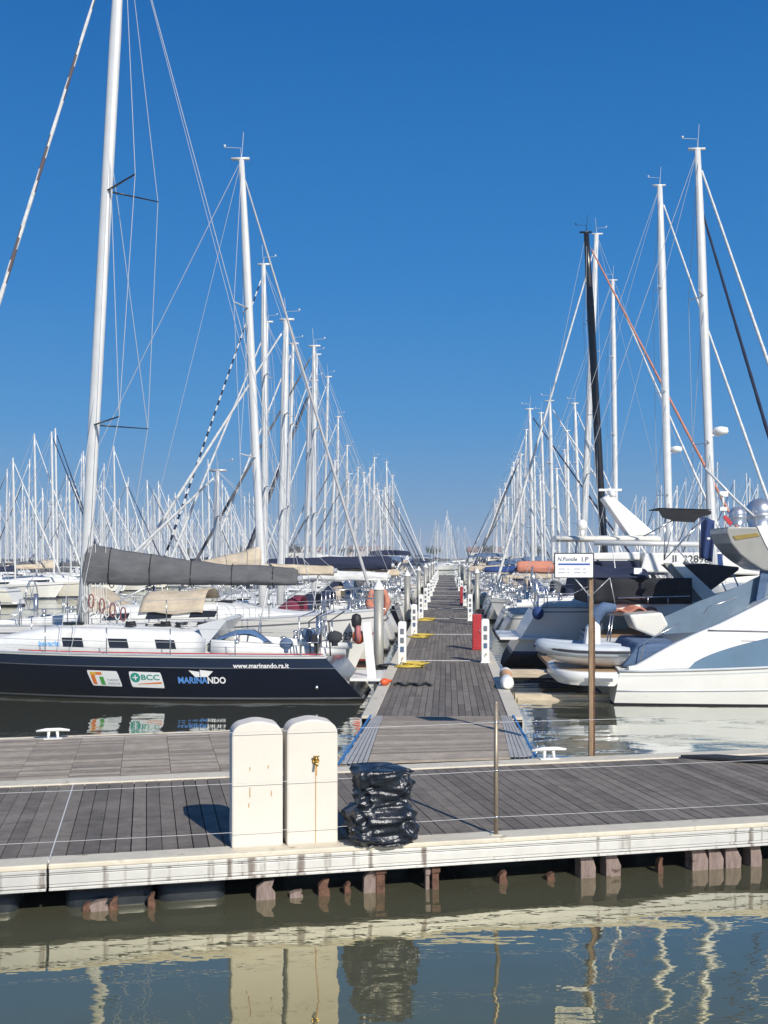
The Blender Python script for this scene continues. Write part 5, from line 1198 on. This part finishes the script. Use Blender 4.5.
# neighbouring piers, plain decks seen edge-on far away
for u, s0, s1 in ((-40, 70, 250), (-80, 160, 330), (41, 80, 260)):
    mb = MB(); mb.box(pier(u, (s0 + s1) / 2, 0.35), (2.4, s1 - s0, 0.4), ax=axP); tag(mb.build('pier', wood_light), kind='structure')
mb = MB(); mb.box((9.5, 166, 0.35), (16, 3.0, 0.45)); tag(mb.build('pier', [mat('pale_concrete', (0.45, 0.44, 0.41), 0.8)]), kind='structure')
# far shore
mb = MB()
def shore(a, b):
    x = -700 + 1400 * a; y = 430 + 900 * b; return Vector((x, y, -0.6 + min(1, b * 25) * (2.0 + 0.6 * mnoise.noise(Vector((x * 0.02, y * 0.01, 0))))))
mb.grid(shore, 60, 30); tag(mb.build('shore', mat('far_shore_ground', (0.2, 0.19, 0.14), 0.9, var=0.2, scale=0.05)), kind='structure')
wallms = [mat('pale_plaster', (0.6, 0.58, 0.53), 0.8), mat('pink_plaster', (0.5, 0.42, 0.38), 0.8), mat('ochre_plaster', (0.55, 0.45, 0.3), 0.8)]
roofm = mat('terracotta_tiles', (0.27, 0.17, 0.13), 0.8)
places = [(-150, 30, 8), (-105, 22, 6), (-72, 30, 7), (-35, 18, 6), (-8, 20, 7), (18, 26, 8.5), (45, 16, 6), (75, 30, 8), (118, 24, 7)]
wh = ['at the far left', 'second from the far left', 'third from the far left', 'left of the pier end', 'just left behind the pier end', 'straight behind the pier end', 'just right of the pier end', 'behind the right masts', 'at the far right']
for i, (x, w, hh) in enumerate(places):
    if i not in (3, 4, 6): continue
    hh = hh * 0.62 + 0.6
    e = empty('harbour_building', (x, 470 + 8 * (i % 3), 1.2)); wm_ = wallms[i % 3]; nm_ = ('pale', 'pink', 'ochre')[i % 3]
    mb = MB(); mb.box((0, 6, hh / 2), (w, 12, hh)); mb.build('wall', wm_, e)
    mb = MB(); mb.prism([(-w / 2 - 0.5, -0.6, hh), (-w / 2 - 0.5, 12.6, hh), (-w / 2 - 0.5, 6, hh + 2)], (w + 1, 0, 0)); mb.build('roof', roofm, e)
    for fl_ in range(int(hh // 3)):
        for k in range(int(w // 4)):
            mb = MB(); mb.box((-w / 2 + 2.2 + 4 * k, -0.02, 1.7 + 3 * fl_), (1.3, 0.1, 1.5)); mb.build('window', dglass, e)
    tag(e, f'low {nm_} harbour building with tiled roof on the shore, {wh[i]}', 'building', 'buildings on the far shore')
# low trees along the shore
lf = mat('pine_foliage', (0.045, 0.07, 0.03), 0.9, var=0.4, scale=0.8); tk = mat('bark', (0.12, 0.09, 0.06), 0.9)
def tree(x, y, label, seed):
    rr = random.Random(seed); e = empty('pine_tree', (x, y, 1.2)); H = rr.uniform(5, 8)
    mb = MB(); mb.tube([(0, 0, 0), (0.2, 0, H * 0.5), (0.1, 0.1, H * 0.8)], [0.3, 0.22, 0.12], 6); mb.build('trunk', tk, e)
    mb = MB()
    for k in range(420):
        a = rr.uniform(0, 6.28); q = rr.random() ** 0.5 * 3.4; z = H * 0.75 + rr.gauss(0, 0.7) + 0.5 * math.sin(a * 3) ; c = Vector((q * math.cos(a), q * math.sin(a), z)); v = [c + Vector((rr.gauss(0, .35), rr.gauss(0, .35), rr.gauss(0, .25))) for _ in range(3)]; mb.add(v, [(0, 1, 2)])
    mb.build('crown', lf, e); tag(e, label, 'tree', 'pines on the far shore')
for k in range(4, 12): tree(-165 + 21 * k + rq.uniform(-4, 4), 462 + rq.uniform(-6, 0), 'dark green pine on the far shore between the harbour buildings', k)

# the air over the harbour
hz = MB(); hz.box((0, 725, 9.75), (3060, 1620, 23.5)); hzm = bpy.data.materials.new('harbour_air'); hzm.use_nodes = True
hn_ = hzm.node_tree.nodes; hn_.remove(hn_['Principled BSDF']); vp = hn_.new('ShaderNodeVolumePrincipled'); vp.inputs['Density'].default_value = 0.0005; vp.inputs['Color'].default_value = (0.88, 0.92, 0.97, 1)
hzm.node_tree.links.new(vp.outputs[0], hn_['Material Output'].inputs['Volume']); tag(hz.build('haze', hzm), kind='stuff')
